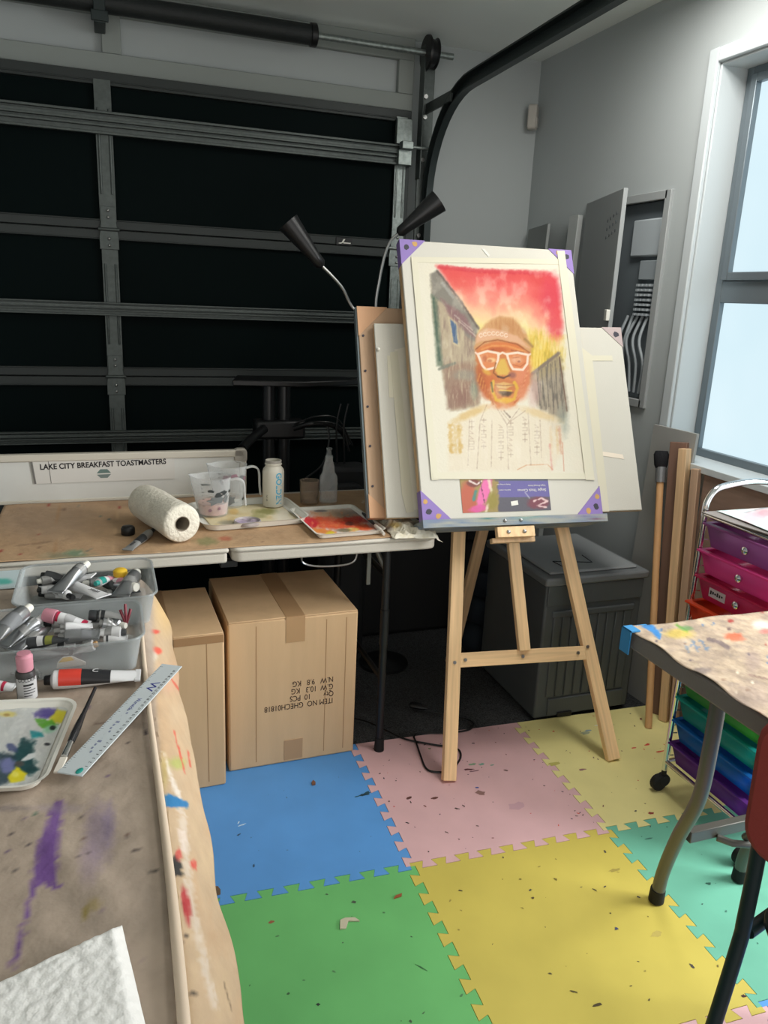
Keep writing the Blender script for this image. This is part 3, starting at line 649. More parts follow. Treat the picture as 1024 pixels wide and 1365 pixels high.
# ================================================================== LEFT TABLE with hanging kraft cover
lt = thing('folding_table', 'folding work table covered in paint-stained paper with paint tubes and palette', 'table', (-.95, -.5, 0))
B().prism(rrect(.64, 1.70, .02), TZ - .045, TZ - .002, T(-.965, -.515)).build('table_top', tablep, lt, bevel=.005)
for y in (.20, -1.2):
    for x in (-.72, -1.2): B().tube([(x, y, TZ - .045), (x, y, -.012)], .0125, 12).build('leg', blackm, lt)
def stain(x, y):
    p = Paint(x, y, (166, 150, 134)); n = fbm(x * .03, y * .03, 8); n2 = fbm(x * .02 + y * .004, y * .012, 12)
    p.mix((n - .42) * 1.6, (148, 134, 120)); p.mix((n2 - .5) * 1.5, (184, 168, 150))
    edge = 639 * 0 + (200 + (y - 850) * .07 + 5)
    # main sheet stains
    p.poly([(74, 1068), (86, 1070), (80, 1110), (76, 1150), (74, 1185), (70, 1180), (52, 1176), (40, 1210), (28, 1260), (18, 1292), (14, 1288), (28, 1236), (42, 1180), (50, 1130), (64, 1090)], (104, 70, 138), .85, 5, 5)
    p.poly([(60, 1120), (76, 1110), (74, 1175), (48, 1178)], (112, 76, 142), .7, 8, 6); p.line([(64, 1180), (80, 1182)], 3, (110, 76, 140), .8, rough=2)
    p.blob(132, 1112, 18, 40, (138, 122, 142), .6, .8, rough=.7); p.blob(145, 1098, 8, 26, (122, 108, 138), .5, .9, rough=.6); p.blob(118, 1150, 12, 30, (150, 132, 146), .5, .9, rough=.7)
    p.line([(152, 1137), (176, 1133), (190, 1134)], 2, (60, 52, 50), .85, rough=.6); p.line([(196, 1136), (208, 1135)], 1.6, (80, 70, 66), .7); p.line([(98, 1144), (120, 1137)], 1.4, (96, 84, 84), .7); p.line([(196, 1162), (210, 1161)], 1.6, (60, 54, 50), .8)
    p.blob(114, 1217, 5, 10, (128, 112, 50), .8, .7, 20, .6); p.blob(126, 1206, 9, 8, (150, 132, 82), .6, .8, rough=.5); p.blob(168, 1114, 3, 3, (60, 56, 54), .8, .8)
    p.blob(49, 1086, 3, 3, (40, 80, 60), .8, .8); p.line([(32, 1125), (40, 1127)], 2, (60, 52, 60), .8); p.line([(6, 1160), (24, 1161)], 1.5, (70, 64, 62), .7)
    p.blob(80, 1078, 30, 6, (150, 136, 150), .4, .8, rough=.7); p.blob(6, 1078, 30, 4, (90, 84, 90), .4, .8, rough=.6)
    p.blob(190, 968, 22, 5, (128, 116, 104), .5, .8, rough=.4); p.line([(128, 965), (160, 962)], 3, (110, 92, 84), .6, rough=1); p.blob(194, 977, 3, 3, (50, 40, 44), .9, .8)
    p.specks(30, (0, 930, 215, 1300), (1, 2.4), [(80, 70, 70), (120, 96, 84), (100, 80, 110)], 9)
    # hanging edge
    ed = 203 + np.clip(y - 940, 0, 500) * .075 + np.clip(940 - y, 0, 200) * -.04
    h = np.clip((x - ed - 2) / 6, 0, 1)
    hc = Paint(x, y, (182, 158, 128)); n = fbm(x * .05, y * .02, 21); hc.mix((n - .45) * 1.5, (182, 148, 112)); hc.mix((.45 - n) * 1.2, (200, 176, 138))
    hc.blob(222, 800, 14, 40, (222, 186, 124), .6, .8)
    hc.blob(205, 842, 8, 3, (196, 74, 60), .9, .5, rough=.5); hc.blob(209, 868, 7, 5, (206, 80, 62), .9, .5, rough=.6); hc.blob(204, 875, 6, 7, (206, 198, 180), .8, .6, rough=.6)
    hc.blob(226, 905, 20, 18, (196, 150, 128), .4, .8, rough=.6); hc.blob(236, 1018, 10, 8, (150, 168, 76), .6, .8, rough=.8); hc.blob(216, 1030, 8, 22, (176, 164, 92), .5, .9, rough=.6)
    for k, (ax, ay, bx, by) in enumerate([(232, 975, 240, 1008), (238, 996, 246, 1030), (250, 1000, 254, 1022), (228, 905, 240, 922), (254, 1150, 262, 1160)]): hc.line([(ax, ay), (bx, by)], 2.2, (196, 84, 66), .75, rough=1.5, seed=k)
    hc.poly([(216, 1002), (220, 1004), (232, 1040), (246, 1070), (243, 1078), (230, 1050)], (222, 214, 204), .8, 3, 3)
    hc.line([(242, 1080), (246, 1130), (252, 1180), (262, 1240), (276, 1300), (286, 1340)], 9, (206, 196, 184), .6, 5, 7); hc.poly([(236, 1105), (250, 1110), (246, 1140), (240, 1130)], (214, 200, 190), .6, 3, 3)
    hc.poly([(214, 1062), (226, 1058), (252, 1070), (250, 1077), (214, 1076)], (34, 110, 164), .95, 2, 1)
    hc.poly([(222, 1146), (234, 1140), (242, 1150), (243, 1166), (222, 1170)], (44, 44, 44), .95, 2, 3); hc.line([(222, 1171), (242, 1166)], 1.5, (50, 46, 44), .9); hc.line([(226, 1198), (244, 1204)], 2, (52, 46, 44), .9)
    hc.blob(248, 1208, 5, 26, (166, 48, 52), .95, .5, -8, .7); hc.blob(258, 1152, 4, 6, (196, 76, 66), .8, .6, 0, .6); hc.blob(238, 1140, 4, 8, (190, 70, 64), .8, .6, 0, .6)
    hc.line([(230, 1246), (256, 1248)], 1.8, (60, 52, 48), .8, rough=1); hc.blob(241, 1259, 4, 3, (60, 50, 44), .8, .6, 0, .6); hc.line([(298, 1310), (308, 1345)], 1.6, (96, 80, 60), .7); hc.blob(258, 1325, 3, 3, (50, 44, 40), .8, .6); hc.blob(232, 1230, 6, 14, (188, 172, 112), .5, .8, rough=.5)
    p.mixf(h, hc.c * 255)
    return p.out()
EX = -.640
def cover(u, v):
    y = -1.36 + v * (.335 + 1.36)
    hang = .092 + .006 * math.sin(y * 5 + 1) + .004 * math.sin(y * 23 + 1)
    L = .64 + .03 + hang * 1.45; s = u * L
    wob = float(fbm(np.array([y * 4.]), np.array([3.3]), 6)[0]) - .45
    ex = EX - .006 + .006 * wob
    if s < .64:
        x = -1.28 + s + (ex + .64); k = float(fbm(np.array([x * 16]), np.array([y * 11]), 4)[0]) - .45
        z = TZ + .0035 + .0075 * max(-.3, k) * min(1, (.64 - s) / .05)
        z += .002 * math.sin(y * 40 + x * 60) * math.exp(-((s - .52) / .06) ** 2)
    else:
        t = (s - .64) / (L - .64)
        a = min(1, t * 4) ; x = ex + .012 * a + (L - .66) * .40 * max(0, t - .08) + .010 * wob * t + .002 * math.sin(y * 30) * t
        z = TZ + .002 - .006 * a - (hang * 1.25) * max(0, t - .08) ** 1.15 + .002 * math.sin(y * 17 + 2) * t
    return V((x, y, z))
b = B(); b.grid(cover, 130, 300)
pc_ = b.build('kraft_paper', vpaper, colors=cpx(stain), solid=.0007)
tag(pc_, 'crinkled paint-stained kraft paper draped over the edge of the work table', 'paper')
b = B(); pts = []
for y in np.linspace(.06, -1.36, 50):
    pts.append((EX - .009 + .003 * math.sin(y * 6) - .008 * max(0, -.2 - y) - .004, y, TZ + .010 + .002 * math.sin(y * 11)))
b.tube(pts, .0062, 10, rf=lambda t: .55 + .5 * min(1, t * 1.5)); b.build('rolled_edge', mat('pale paper roll', rgb(204, 186, 164), .8), pc_)

# ================================================================== RIGHT TABLE
RT = .757; rx0, rx1, ry1, ry0 = .378, .998, -.268, -1.49
rt = thing('folding_table', 'grey plastic table with curved legs covered in splattered paper beside the drawer cart', 'table', (.69, -.88, 0))
b = B(); b.prism(rrect(rx1 - rx0, ry1 - ry0, .02), RT - .042, RT, T((rx0 + rx1) / 2, (ry0 + ry1) / 2)); b.build('table_top', tableg, rt, bevel=.006)
for sx in (1,):
    for lx, fx in ((.475, .555), (.90, .82)):
        b = B(); b.tube(smoothpath([(lx, -.46, RT - .04), (lx + (fx - lx) * .1, -.452, .55), (lx + (fx - lx) * .35, -.425, .40), (lx + (fx - lx) * .7, -.355, .24), (fx - .002, -.305, .10), (fx, -.294, .006)], 8), .0165, 14); lg = b.build('leg', tubeg, rt)
        B().cyl((fx, -.294, 0.004), (fx - .0005, -.2955, .04), .0195, .0185, 16).build('rubber_foot', rubber, lg)
        b = B(); b.tube(smoothpath([(lx, -1.30, RT - .04), (lx + (fx - lx) * .35, -1.33, .40), (fx, -1.45, .006)], 8), .0165, 12); b.build('leg', tubeg, rt)
b = B(); b.box((.69, -.36, .245), (.27, .022, .03)); b.tube([(.63, -.375, .235), (.655, -.40, .232), (.70, -.42, .232), (.80, -.42, .232)], .009, 10); b.tube([(.69, -.40, .24), (.69, -.75, RT - .05)], .010); b.build('cross_bar', tubeg, rt, bevel=.002)
def rstain(x, y):
    p = Paint(x, y, (180, 160, 136)); n = fbm(x * .05, y * .08, 31); n2 = fbm((x + y * 1.3) * .05, (y - x * .25) * .3, 35); p.mix((n - .45) * 1.8, (150, 132, 116)); p.mix((.45 - n) * 1.3, (196, 174, 144)); p.mix((n2 - .46) * 2.2, (136, 122, 110)); p.mix((.42 - n2) * 2, (204, 188, 162))
    p.poly([(858, 830), (872, 834), (882, 846), (879, 853), (868, 842), (856, 836)], (44, 120, 186), .95, 2, 1)
    p.line([(902, 833), (916, 842)], 4, (110, 150, 70), .9, rough=1); p.blob(905, 845, 18, 6, (206, 180, 60), .6, .7, rough=.7); p.blob(915, 838, 8, 3, (90, 140, 80), .7, .7, rough=.6)
    p.blob(977, 849, 12, 5, (214, 96, 62), .9, .5, rough=.8); p.blob(985, 852, 8, 3, (206, 110, 80), .7, .7, rough=.5); p.blob(974, 828, 4, 2.5, (150, 50, 44), .9, .6); p.blob(972, 839, 3, 2, (80, 60, 60), .8, .6)
    for k in range(9): p.line([(912 + 4 * k, 858 + 7 * math.sin(k * 2)), (918 + 4 * k, 862 + 7 * math.sin(k * 2 + 1.4))], 2, (92, 120, 150), .7, rough=1, seed=k)
    p.line([(945, 852), (958, 856), (972, 864)], 5, (110, 96, 96), .8, rough=1.5); p.line([(1000, 900), (1022, 905)], 2, (130, 100, 92), .7); p.blob(1016, 833, 12, 6, (226, 220, 216), .6, .8, rough=.6); p.blob(1020, 842, 8, 3, (206, 90, 90), .5, .7, rough=.6)
    p.blob(936, 894, 12, 4, (100, 90, 90), .6, .7, rough=.7); p.blob(1004, 882, 10, 14, (150, 130, 124), .5, .9, rough=.6); p.blob(1000, 930, 30, 18, (170, 150, 140), .5, .9, rough=.6)
    p.specks(60, (850, 815, 1030, 1000), (.8, 2.6), [(150, 70, 60), (90, 80, 90), (70, 110, 150), (120, 90, 70), (226, 214, 190)], 5)
    return p.out()
def rcov(u, v):
    x = rx0 - .003 + u * (rx1 - rx0 + .006); y = ry0 - .004 + v * (ry1 - ry0 + .006)
    z = RT + .003 + .006 * max(-.3, float(fbm(np.array([x * 13]), np.array([y * 15]), 14)[0]) - .45)
    e = x - rx0
    if e < .03: z += .003 * math.sin(y * 45) * (1 - e / .03)
    return V((x + .003 * math.sin(y * 31), y + .004 * math.sin(x * 22), z))
b = B(); b.grid(rcov, 110, 200); rc_ = b.build('kraft_paper', vpaper, colors=cpx(rstain), solid=.0008)
tag(rc_, 'paint-splattered kraft paper taped over the grey table by the cart', 'paper')
b = B(); b.bb((rx0 + .005, ry1 + .001, RT - .034), (rx0 + .05, ry1 + .006, RT + .004)); b.bb((rx0 - .014, ry1 - .026, RT - .05), (rx0 - .011, ry1 + .006, RT + .006), None); b.bb((rx0 - .014, ry1 - .026, RT + .003), (rx0 + .012, ry1 + .006, RT + .006), None)
tag(b.build('masking_tape', bluet), 'blue masking tape holding paper at the grey table corner', 'tape')

# ================================================================== CHAIR
ch = thing('chair', 'maroon-backed stacking chair with dark tubular frame at the grey table', 'chair', (.40, -.98, .003), math.radians(14))
M = W(ch)
pl_ = M.inverted() @ V((.262, -.80, .5))
hw = abs(pl_.y); hx = pl_.x
for s in (1, -1):
    b = B(); y = s * hw
    b.tube(smoothpath([(hx - .10, y, 0), (hx - .045, y, .22), (hx - .004, y, .42), (hx, y, .47), (hx, y, .62), (hx - .015, y, .80)], 6), .0125, 12); b.build('rear_leg', chairg, ch, M=M)
    b = B(); b.tube(smoothpath([(hx + .01, y * .98, .445), (hx + .2, y * .98, .45), (hx + .35, y * .98, .44), (hx + .39, y, .38), (hx + .43, y, 0)], 6), .0115, 12); b.build('front_leg', chairg, ch, M=M)
b = B(); b.prism(rrect(.42, hw * 2 - .01, .06), 0, .035, T(hx + .215, 0, .452)); b.build('seat', chairg, ch, M=M, bevel=.012)
b = B()
def bk(u, v): 
    return None
b.prism(rrect(hw * 2 + .045, .25, .05), -.018, .018, frame((hx - .012, 0, .735), (0, 1, 0), V((-.05, 0, 1)).normalized(), V((1, 0, .05)).normalized())); b.build('backrest', maroon, ch, M=M, bevel=.012)
# ================================================================== EASEL
def planept(x, z): return V((x, .285 - .07 * (x - .54) + z * math.tan(.43), z))
ENRM = V((.07, 1, -math.tan(.43))).normalized()      # pointing to the back of the easel plane
es = thing('easel', 'pine A-frame studio easel holding the portrait painting', 'easel', (.54, .45, 0))
LL0, LR0 = planept(.251, .008), planept(.8285, .008)
LL1, LR1 = planept(.25 + (.130 / .739) * 1.20, 1.20), planept(.829 - (.078 / .727) * 1.20, 1.20)
off = ENRM * .012
ll = beam('front_leg', LL0 + off, LL1 + off, .043, .024, pine, es, up=ENRM)
lr = beam('front_leg', LR0 + off, LR1 + off, .045, .024, pine, es, up=ENRM)
cb = beam('cross_bar', planept(.322, .340) + off * .9, planept(.786, .330) + off * .9, .046, .020, pine, es, up=ENRM)
ms = beam('mast', planept(.551, .352) - off * .3, planept(.568, 1.10) - off * .3, .040, .020, pine, es, up=ENRM)
tb_ = beam('top_bar', planept(.40, 1.16) + off * 3, planept(.72, 1.16) + off * 3, .05, .02, pine, es, up=ENRM)
beam('rear_leg', V((.606, 1.10, -.010)), V((.672, .855, 1.17)), .042, .022, pined, es, up=(0, 1, 0))
CYAW, CT = -.067, .44
ce1 = V((math.cos(CYAW), math.sin(CYAW), 0)); cbk = V((-math.sin(CYAW), math.cos(CYAW), 0)); ce2 = V((0, 0, 1)) * math.cos(CT) + cbk * math.sin(CT); cn = ce1.cross(ce2) * -1
if cn.y < 0: cn = -cn
CO = V((.190, .50, .801)); CW, CH = .613, .916
# ledge: painted blue-grey front lip with a shelf behind it
LM = frame(CO, ce1, cn, ce2)
b = B(); b.bb((-.006, -.016, -.026), (CW + .008, .004, -.001), LM); b.bb((-.004, .0, -.022), (CW + .006, .130, -.002), LM)
def ledgec(x, y):
    p = Paint(x, y, (140, 146, 148)); n = fbm(x * .09, y * .3, 40); p.mix((n - .4) * 2, (104, 124, 150)); p.mix((.5 - n) * 2.2, (170, 168, 150))
    p.blob(585, 690, 14, 6, (110, 120, 160), .6, .9, rough=.6); p.blob(700, 686, 18, 6, (92, 142, 140), .6, .9, rough=.6); p.blob(724, 684, 7, 3, (204, 200, 190), .8, .6); p.blob(780, 685, 18, 5, (160, 140, 160), .5, .9, rough=.5); p.blob(650, 692, 10, 4, (150, 150, 120), .6, .9, rough=.5)
    p.specks(30, (562, 680, 810, 696), (1, 2.5), [(90, 100, 140), (70, 120, 120), (190, 180, 160), (120, 90, 110)], 8); return p.out()
bmesh.ops.subdivide_edges(b.bm, edges=[e for e in b.bm.edges], cuts=14, use_grid_fill=True)
lg_ = b.build('ledge', vcol, es, colors=cpx(ledgec), smooth=30); lg_['label'] = 'paint-smeared blue-grey ledge'
b = B(); b.bb((.235, -.012, -.064), (.362, .010, -.030), LM); cl_ = b.build('clamp_block', pine, es, bevel=.002)
for x in (.272, .326):
    B().sphere((x, -.014, -.047), .0065, LM, (1, .6, 1)).build('screw', steel, cl_)
    B().sphere((x - .01, -.018, -.012), .0055, LM, (1, .6, 1)).build('screw', steel, lg_)
b = B(); b.bb((.225, .012, -.078), (.372, .034, -.062), LM); b.build('clamp_back', pined, es, bevel=.002)
def stud(par, P): B().cyl(P - ENRM * .0045, P - ENRM * .001, .0055, n=10).build('bolt_head', steel, par)
for par, x, z in ((ll, .308, .335), (lr, .783, .348), (cb, .345, .340), (cb, .745, .332), (cb, .545, .336), (ms, .552, .365), (ms, .556, .50)):
    stud(par, planept(x, z) + off * (-.75 if par is ms else .0))

# ================================================================== CANVASES
def canvas(name, label, O, e1, n, e2, w, h, t, body=None):
    M = frame(O, e1, n, e2); c = O + e1 * w / 2
    root = thing(name, label, 'painting', (c.x, c.y, O.z), CYAW)
    b = B(); b.bb((0, 0, 0), (w, t * .3, h), M); b.build('stretched_canvas', body or canv, root, bevel=.003)
    b = B()
    for lo, hi in (((0, t * .3, 0), (.04, t, h)), ((w - .04, t * .3, 0), (w, t, h)), ((.04, t * .3, 0), (w - .04, t, .04)), ((.04, t * .3, h - .04), (w - .04, t, h))): b.bb(lo, hi, M)
    b.build('stretcher_frame', pined, root)
    return root, M
def corner(root, M, w, h, t, cx, cz, s, material, prints=True):
    """folded card protector on one corner"""
    px_ = lambda u: u if cx == 0 else w - u
    pz_ = lambda u: u if cz == 0 else h - u
    e = .0012
    b = B(); P = [(px_(-e), pz_(-e)), (px_(s), pz_(-e)), (px_(s - .006), pz_(.006)), (px_(.006), pz_(s - .006)), (px_(-e), pz_(s))]
    b.prism([(p[0], p[1]) for p in P], 0, .0015, M @ frame((0, -.0002, 0), (1, 0, 0), (0, 0, 1), (0, -1, 0)))
    lo = sorted((px_(-e), px_(s))); b.bb((lo[0], -.0015, min(pz_(-e), pz_(.001))), (lo[1], t + .001, max(pz_(-e), pz_(.001))), M)
    lo = sorted((pz_(-e), pz_(s))); b.bb((min(px_(-e), px_(.001)), -.0015, lo[0]), (max(px_(-e), px_(.001)), t + .001, lo[1]), M)
    o = b.build('corner_protector', material, root)
    if prints:
        k = 0
        for u, v, r, mt in ((.02, .025, .011, dgrey), (.05, .012, .010, gold), (.012, .058, .009, gold), (.035, .040, .008, gold), (.066, .010, .007, dgrey)):
            if u + v > s - .018: continue
            q = B(); a0 = random.random() * 3
            q.prism([(px_(u) + r * random.uniform(.7, 1.1) * math.cos(a0 + a), pz_(v) + r * random.uniform(.7, 1.1) * math.sin(a0 + a)) for a in np.linspace(0, 2 * PI, 9)[:-1]], .0016, .0018, M @ frame((0, -.0002, 0), (1, 0, 0), (0, 0, 1), (0, -1, 0)))
            q.build('print_spot', mt, o)
    return o
pr_, PM = canvas('canvas_painting', 'large canvas with a painted portrait of a man in cap and glasses under red sky', CO, ce1, cn, ce2, CW, CH, .034)
for cx, cz in ((0, 0), (1, 0), (0, 1), (1, 1)): corner(pr_, PM, CW, CH, .034, cx, cz, .092 if cz == 0 else .085, purp)
def cuv(px, py):
    d = AX_F + AX_R * ((px - 512) / FPX) - AX_U * ((py - 682.5) / FPX)
    k = (CO - CAM).dot(cn) / d.dot(cn); q = CAM + d * k - CO
    return q.dot(ce1), q.dot(ce2)
def portrait(x, y):
    p = Paint(x, y, (232, 226, 206))
    n = fbm(x * .07, y * .05, 50); n2 = fbm(x * .25, y * .06, 51); st = fbm(x * .5, y * .07, 52)
    p.mix((n - .4) * .8, (224, 214, 190))
    # sky
    sky = p.mask([(582, 354), (640, 360), (728, 362), (742, 372), (750, 430), (747, 462), (748, 492), (704, 512), (636, 500), (634, 436)], 7, 1.5)
    t = np.clip((y - 356 + (n - .47) * 26 - np.clip(x - 700, 0, 60) * .85 + np.clip(660 - x, 0, 80) * .25) / 88, 0, 1)
    stops = [(0, (216, 62, 62)), (.25, (226, 80, 78)), (.5, (236, 136, 116)), (.72, (240, 192, 150)), (.9, (238, 214, 150)), (1.0, (236, 216, 128))]
    col = np.stack([np.interp(t, [s[0] for s in stops], [s[1][i] for s in stops]) for i in range(3)], 1)
    p.mixf(sky * .96, col)
    p.line([(586, 356), (640, 361), (735, 365)], 5, (206, 44, 58), .7, 3, 2); p.blob(735, 392, 14, 26, (212, 56, 80), .6, .9, rough=.5); p.blob(740, 438, 10, 18, (218, 62, 78), .7, .9, rough=.5); p.blob(690, 385, 30, 8, (232, 112, 104), .5, 1, rough=.6); p.blob(640, 395, 20, 12, (238, 160, 140), .4, 1, rough=.6)
    p.blob(612, 375, 20, 10, (222, 74, 66), .5, .9, 40, .5)
    yl = p.mask([(708, 440), (750, 452), (750, 492), (704, 514), (700, 470)], 14, 5); p.mix(yl * np.clip(st * 1.6 - .1, 0, 1), (232, 196, 74)); p.mix(yl * np.clip((st - .5) * 3, 0, 1), (190, 170, 76))
    for k in range(10): p.line([(708 + k * 4.3, 446 + 2 * (k % 3)), (704 + k * 4.3, 500 - k)], 1.1, (214, 168, 56), .45, 1, .6, k)
    # left building
    p.poly([(574, 366), (584, 362), (634, 436), (637, 470), (640, 542), (600, 548), (590, 500), (577, 420)], (172, 154, 126), .85, 5, 1.5)
    p.mix(p.mask([(577, 385), (632, 440), (637, 545), (596, 545)], 5) * np.clip((n2 - .42) * 2.4, 0, 1), (134, 110, 100))
    p.poly([(574, 366), (582, 360), (638, 436), (636, 456), (626, 452), (590, 404), (576, 396)], (128, 124, 114), .9, 4, 2); p.poly([(588, 398), (620, 420), (634, 450), (618, 440), (598, 420)], (140, 98, 100), .75, 5, 3)
    p.line([(583, 361), (612, 398), (638, 438)], 3, (98, 84, 78), .85, 2, 1); p.line([(612, 428), (634, 448)], 1.5, (210, 200, 184), .6, 1, 1); p.line([(606, 420), (630, 440)], 1.2, (206, 196, 180), .5, 1, 1); p.line([(590, 378), (604, 396)], 4, (176, 174, 166), .6, 2, 1)
    p.poly([(575, 392), (583, 398), (590, 480), (592, 490), (582, 488)], (96, 112, 92), .8, 4, 1); p.line([(578, 398), (586, 480)], 2.5, (60, 86, 72), .7, 2, 1)
    p.poly([(598, 422), (608, 430), (613, 462), (604, 458)], (224, 206, 160), .7, 3); p.poly([(600, 425), (608, 432), (611, 460), (605, 456)], (70, 96, 132), .95, 2, 1)
    p.poly([(592, 488), (630, 482), (640, 508), (638, 536), (604, 546), (597, 545)], (148, 116, 98), .7, 7, 2); p.blob(620, 500, 16, 7, (150, 150, 134), .6, .8, rough=.6); p.blob(614, 525, 12, 16, (132, 92, 82), .5, .9, rough=.5); p.blob(632, 520, 5, 12, (130, 142, 122), .7, .8, rough=.5); p.line([(586, 492), (606, 484)], 4, (120, 124, 110), .8, 2, 1)
    p.mix(p.mask([(577, 385), (632, 440), (637, 545), (596, 545)], 5) * np.clip((st - .5) * 2.0, 0, .7), (208, 194, 160))
    # right building
    rb = p.mask([(704, 502), (744, 470), (749, 480), (757, 545), (752, 560), (742, 580), (716, 540)], 6, 1.5); p.mix(rb * .85, (156, 142, 120)); p.mix(rb * np.clip((st - .42) * 3, 0, .9), (112, 104, 94))
    p.line([(706, 501), (745, 471)], 4, (128, 112, 100), .9, 2, 1); p.blob(712, 520, 8, 22, (206, 168, 160), .6, .9, rough=.5)
    for k in range(6): p.line([(716 + k * 6, 497 - k * 4), (720 + k * 6, 540 + k)], 1.4, (96, 90, 84), .6, 1, .5, k)
    p.line([(746, 476), (756, 548)], 1.6, (100, 70, 56), .8); p.blob(750, 562, 8, 20, (150, 158, 146), .6, .9, rough=.6)
    # shirt and shoulders
    p.poly([(598, 566), (625, 548), (650, 536), (690, 542), (730, 548), (750, 565), (752, 600), (735, 628), (598, 628)], (230, 218, 194), .85, 6, 3)
    p.blob(626, 552, 24, 5, (214, 180, 116), .75, .9, -24, .5); p.blob(720, 552, 26, 5, (220, 192, 140), .7, .9, 18, .5)
    for x0, a in ((600, .8), (612, .75), (606, .5)): p.line([(x0, 568), (x0 + 2, 602)], 5, (206, 168, 92), a, 4, 3)
    for x0, c in ((742, (222, 190, 140)), (746, (204, 140, 110)), (734, (226, 200, 160))): p.line([(x0, 570), (x0 + 2, 604)], 3, c, .6, 3, 2)
    p.line([(750, 590), (752, 628)], 1, (206, 130, 104), .7); p.line([(733, 592), (736, 626)], 2, (214, 132, 128), .5, 2, 1); p.line([(690, 626), (702, 620), (730, 619), (737, 626)], 1.2, (212, 152, 110), .7)
    sk = (164, 140, 124)
    for pts in ([(649, 540), (640, 562), (636, 625)], [(660, 540), (676, 566), (692, 545)], [(676, 566), (678, 625)], [(704, 550), (708, 620)], [(626, 560), (624, 620)], [(656, 560), (655, 622)], [(720, 560), (722, 610)], [(668, 548), (680, 562), (700, 548)]): p.line(pts, 1.0, sk, .5, 1, .8)
    q = np.random.RandomState(4)
    for x0, y0, y1 in ((629, 560, 600), (645, 558, 600), (668, 566, 612), (681, 562, 606), (700, 556, 590), (716, 566, 606)):
        yy = y0
        while yy < y1:
            k = q.randint(3); 
            if k == 0: p.line([(x0 - 3, yy), (x0 + 3, yy), (x0 + 3, yy + 4), (x0 - 3, yy + 4)], 1, (160, 136, 120), .45)
            elif k == 1: p.line([(x0 - 3, yy), (x0 + 2, yy + 4), (x0 - 2, yy + 4)], 1, (166, 138, 122), .45)
            else: p.line([(x0, yy), (x0, yy + 5)], 1.3, (160, 136, 122), .45); p.line([(x0 - 3, yy + 2), (x0 + 3, yy + 2)], 1, (150, 126, 110), .6)
            yy += 7
    p.line([(672, 548), (680, 556)], 2, (110, 92, 82), .6, 1, 1); p.mix(p.mask([(620, 556), (740, 556), (740, 626), (610, 626)], 12) * np.clip((n2 - .5) * 2, 0, .4), (236, 226, 208))
    # head
    p.poly([(634, 462), (640, 442), (656, 430), (680, 430), (700, 444), (707, 468), (706, 505), (698, 528), (684, 541), (664, 543), (648, 530), (637, 508)], (204, 122, 68), .98, 4, 2)
    face = p.mask([(634, 462), (707, 468), (706, 505), (698, 528), (684, 541), (664, 543), (648, 530), (637, 508)], 4, 1)
    p.mix(face * np.clip((n2 - .42) * 2.2, 0, .7), (222, 152, 90)); p.blob(642, 505, 7, 22, (170, 86, 44), .7, .9, -10, .4); p.blob(700, 505, 8, 24, (216, 128, 92), .7, .9, 8, .4); p.blob(692, 500, 10, 12, (222, 140, 106), .6, .9); p.blob(654, 510, 8, 10, (196, 100, 50), .6, .9); p.blob(672, 462, 30, 6, (214, 118, 58), .8, .8); p.blob(662, 466, 14, 3, (176, 84, 40), .7, .8)
    for k in range(14): p.line([(640 + k * 1.2, 498 + k * 2.6), (637 + k * 1.6, 508 + k * 2.4)], 1.6, (150, 74, 36) if k % 2 else (222, 160, 84), .5, 1.5, 1, k)
    for k in range(12): p.line([(704 - k * 1.0, 494 + k * 3.2), (699 - k * 1.2, 504 + k * 3.0)], 1.6, (190, 92, 56) if k % 2 else (236, 178, 130), .5, 1.5, 1, k)
    p.line([(642, 466), (656, 461), (676, 461), (698, 468)], 2.2, (232, 166, 92), .6, 2, 1); p.line([(646, 471), (658, 466)], 2, (140, 70, 34), .6, 1, .6); p.line([(682, 467), (698, 470)], 2, (150, 78, 40), .6, 1, .6)
    # cap
    p.poly([(633, 464), (636, 446), (648, 430), (666, 421), (684, 424), (700, 440), (709, 462), (706, 470), (690, 457), (660, 454), (640, 462)], (206, 156, 104), .97, 4, 1.5); p.mix(p.mask([(636, 446), (666, 421), (684, 424), (706, 456), (660, 450)], 6) * np.clip((st - .4) * 2, 0, .6), (182, 122, 72)); p.blob(676, 436, 14, 10, (188, 128, 76), .6, 1, rough=.5)
    p.poly([(634, 458), (637, 444), (652, 437), (672, 441), (690, 448), (706, 464), (690, 458), (664, 451), (646, 454)], (228, 180, 148), .7, 3, 1)
    for k in range(7):
        cx, cy = 641 + k * 5.6, 447 - 2.6 * math.sin(k / 6 * PI)
        p.line([(cx + 2.2 * math.cos(a), cy + 2.4 * math.sin(a)) for a in np.linspace(.5, 5.6, 9)], .9, (244, 226, 206), .9)
    p.line([(634, 466), (646, 456), (664, 453), (690, 459), (706, 470)], 1.6, (140, 76, 40), .7, 1, .5); p.line([(700, 452), (710, 462)], 3, (150, 116, 66), .7, 2)
    # glasses
    for L in ([(637, 472), (650, 468), (665, 471), (664, 480), (660, 490), (648, 493), (643, 487)], [(676, 472), (690, 470), (704, 473), (703, 485), (697, 493), (684, 492), (679, 484)]):
        p.poly(L, (218, 134, 82), .95, 2); p.line(L + [L[0]], 3.0, (246, 222, 200), .95, 1)
    p.line([(664, 473), (670, 470), (677, 473)], 2.6, (246, 222, 200), .95); p.line([(634, 470), (638, 473)], 2.5, (240, 210, 188), .9); p.line([(704, 474), (707, 472)], 2.5, (240, 210, 188), .9)
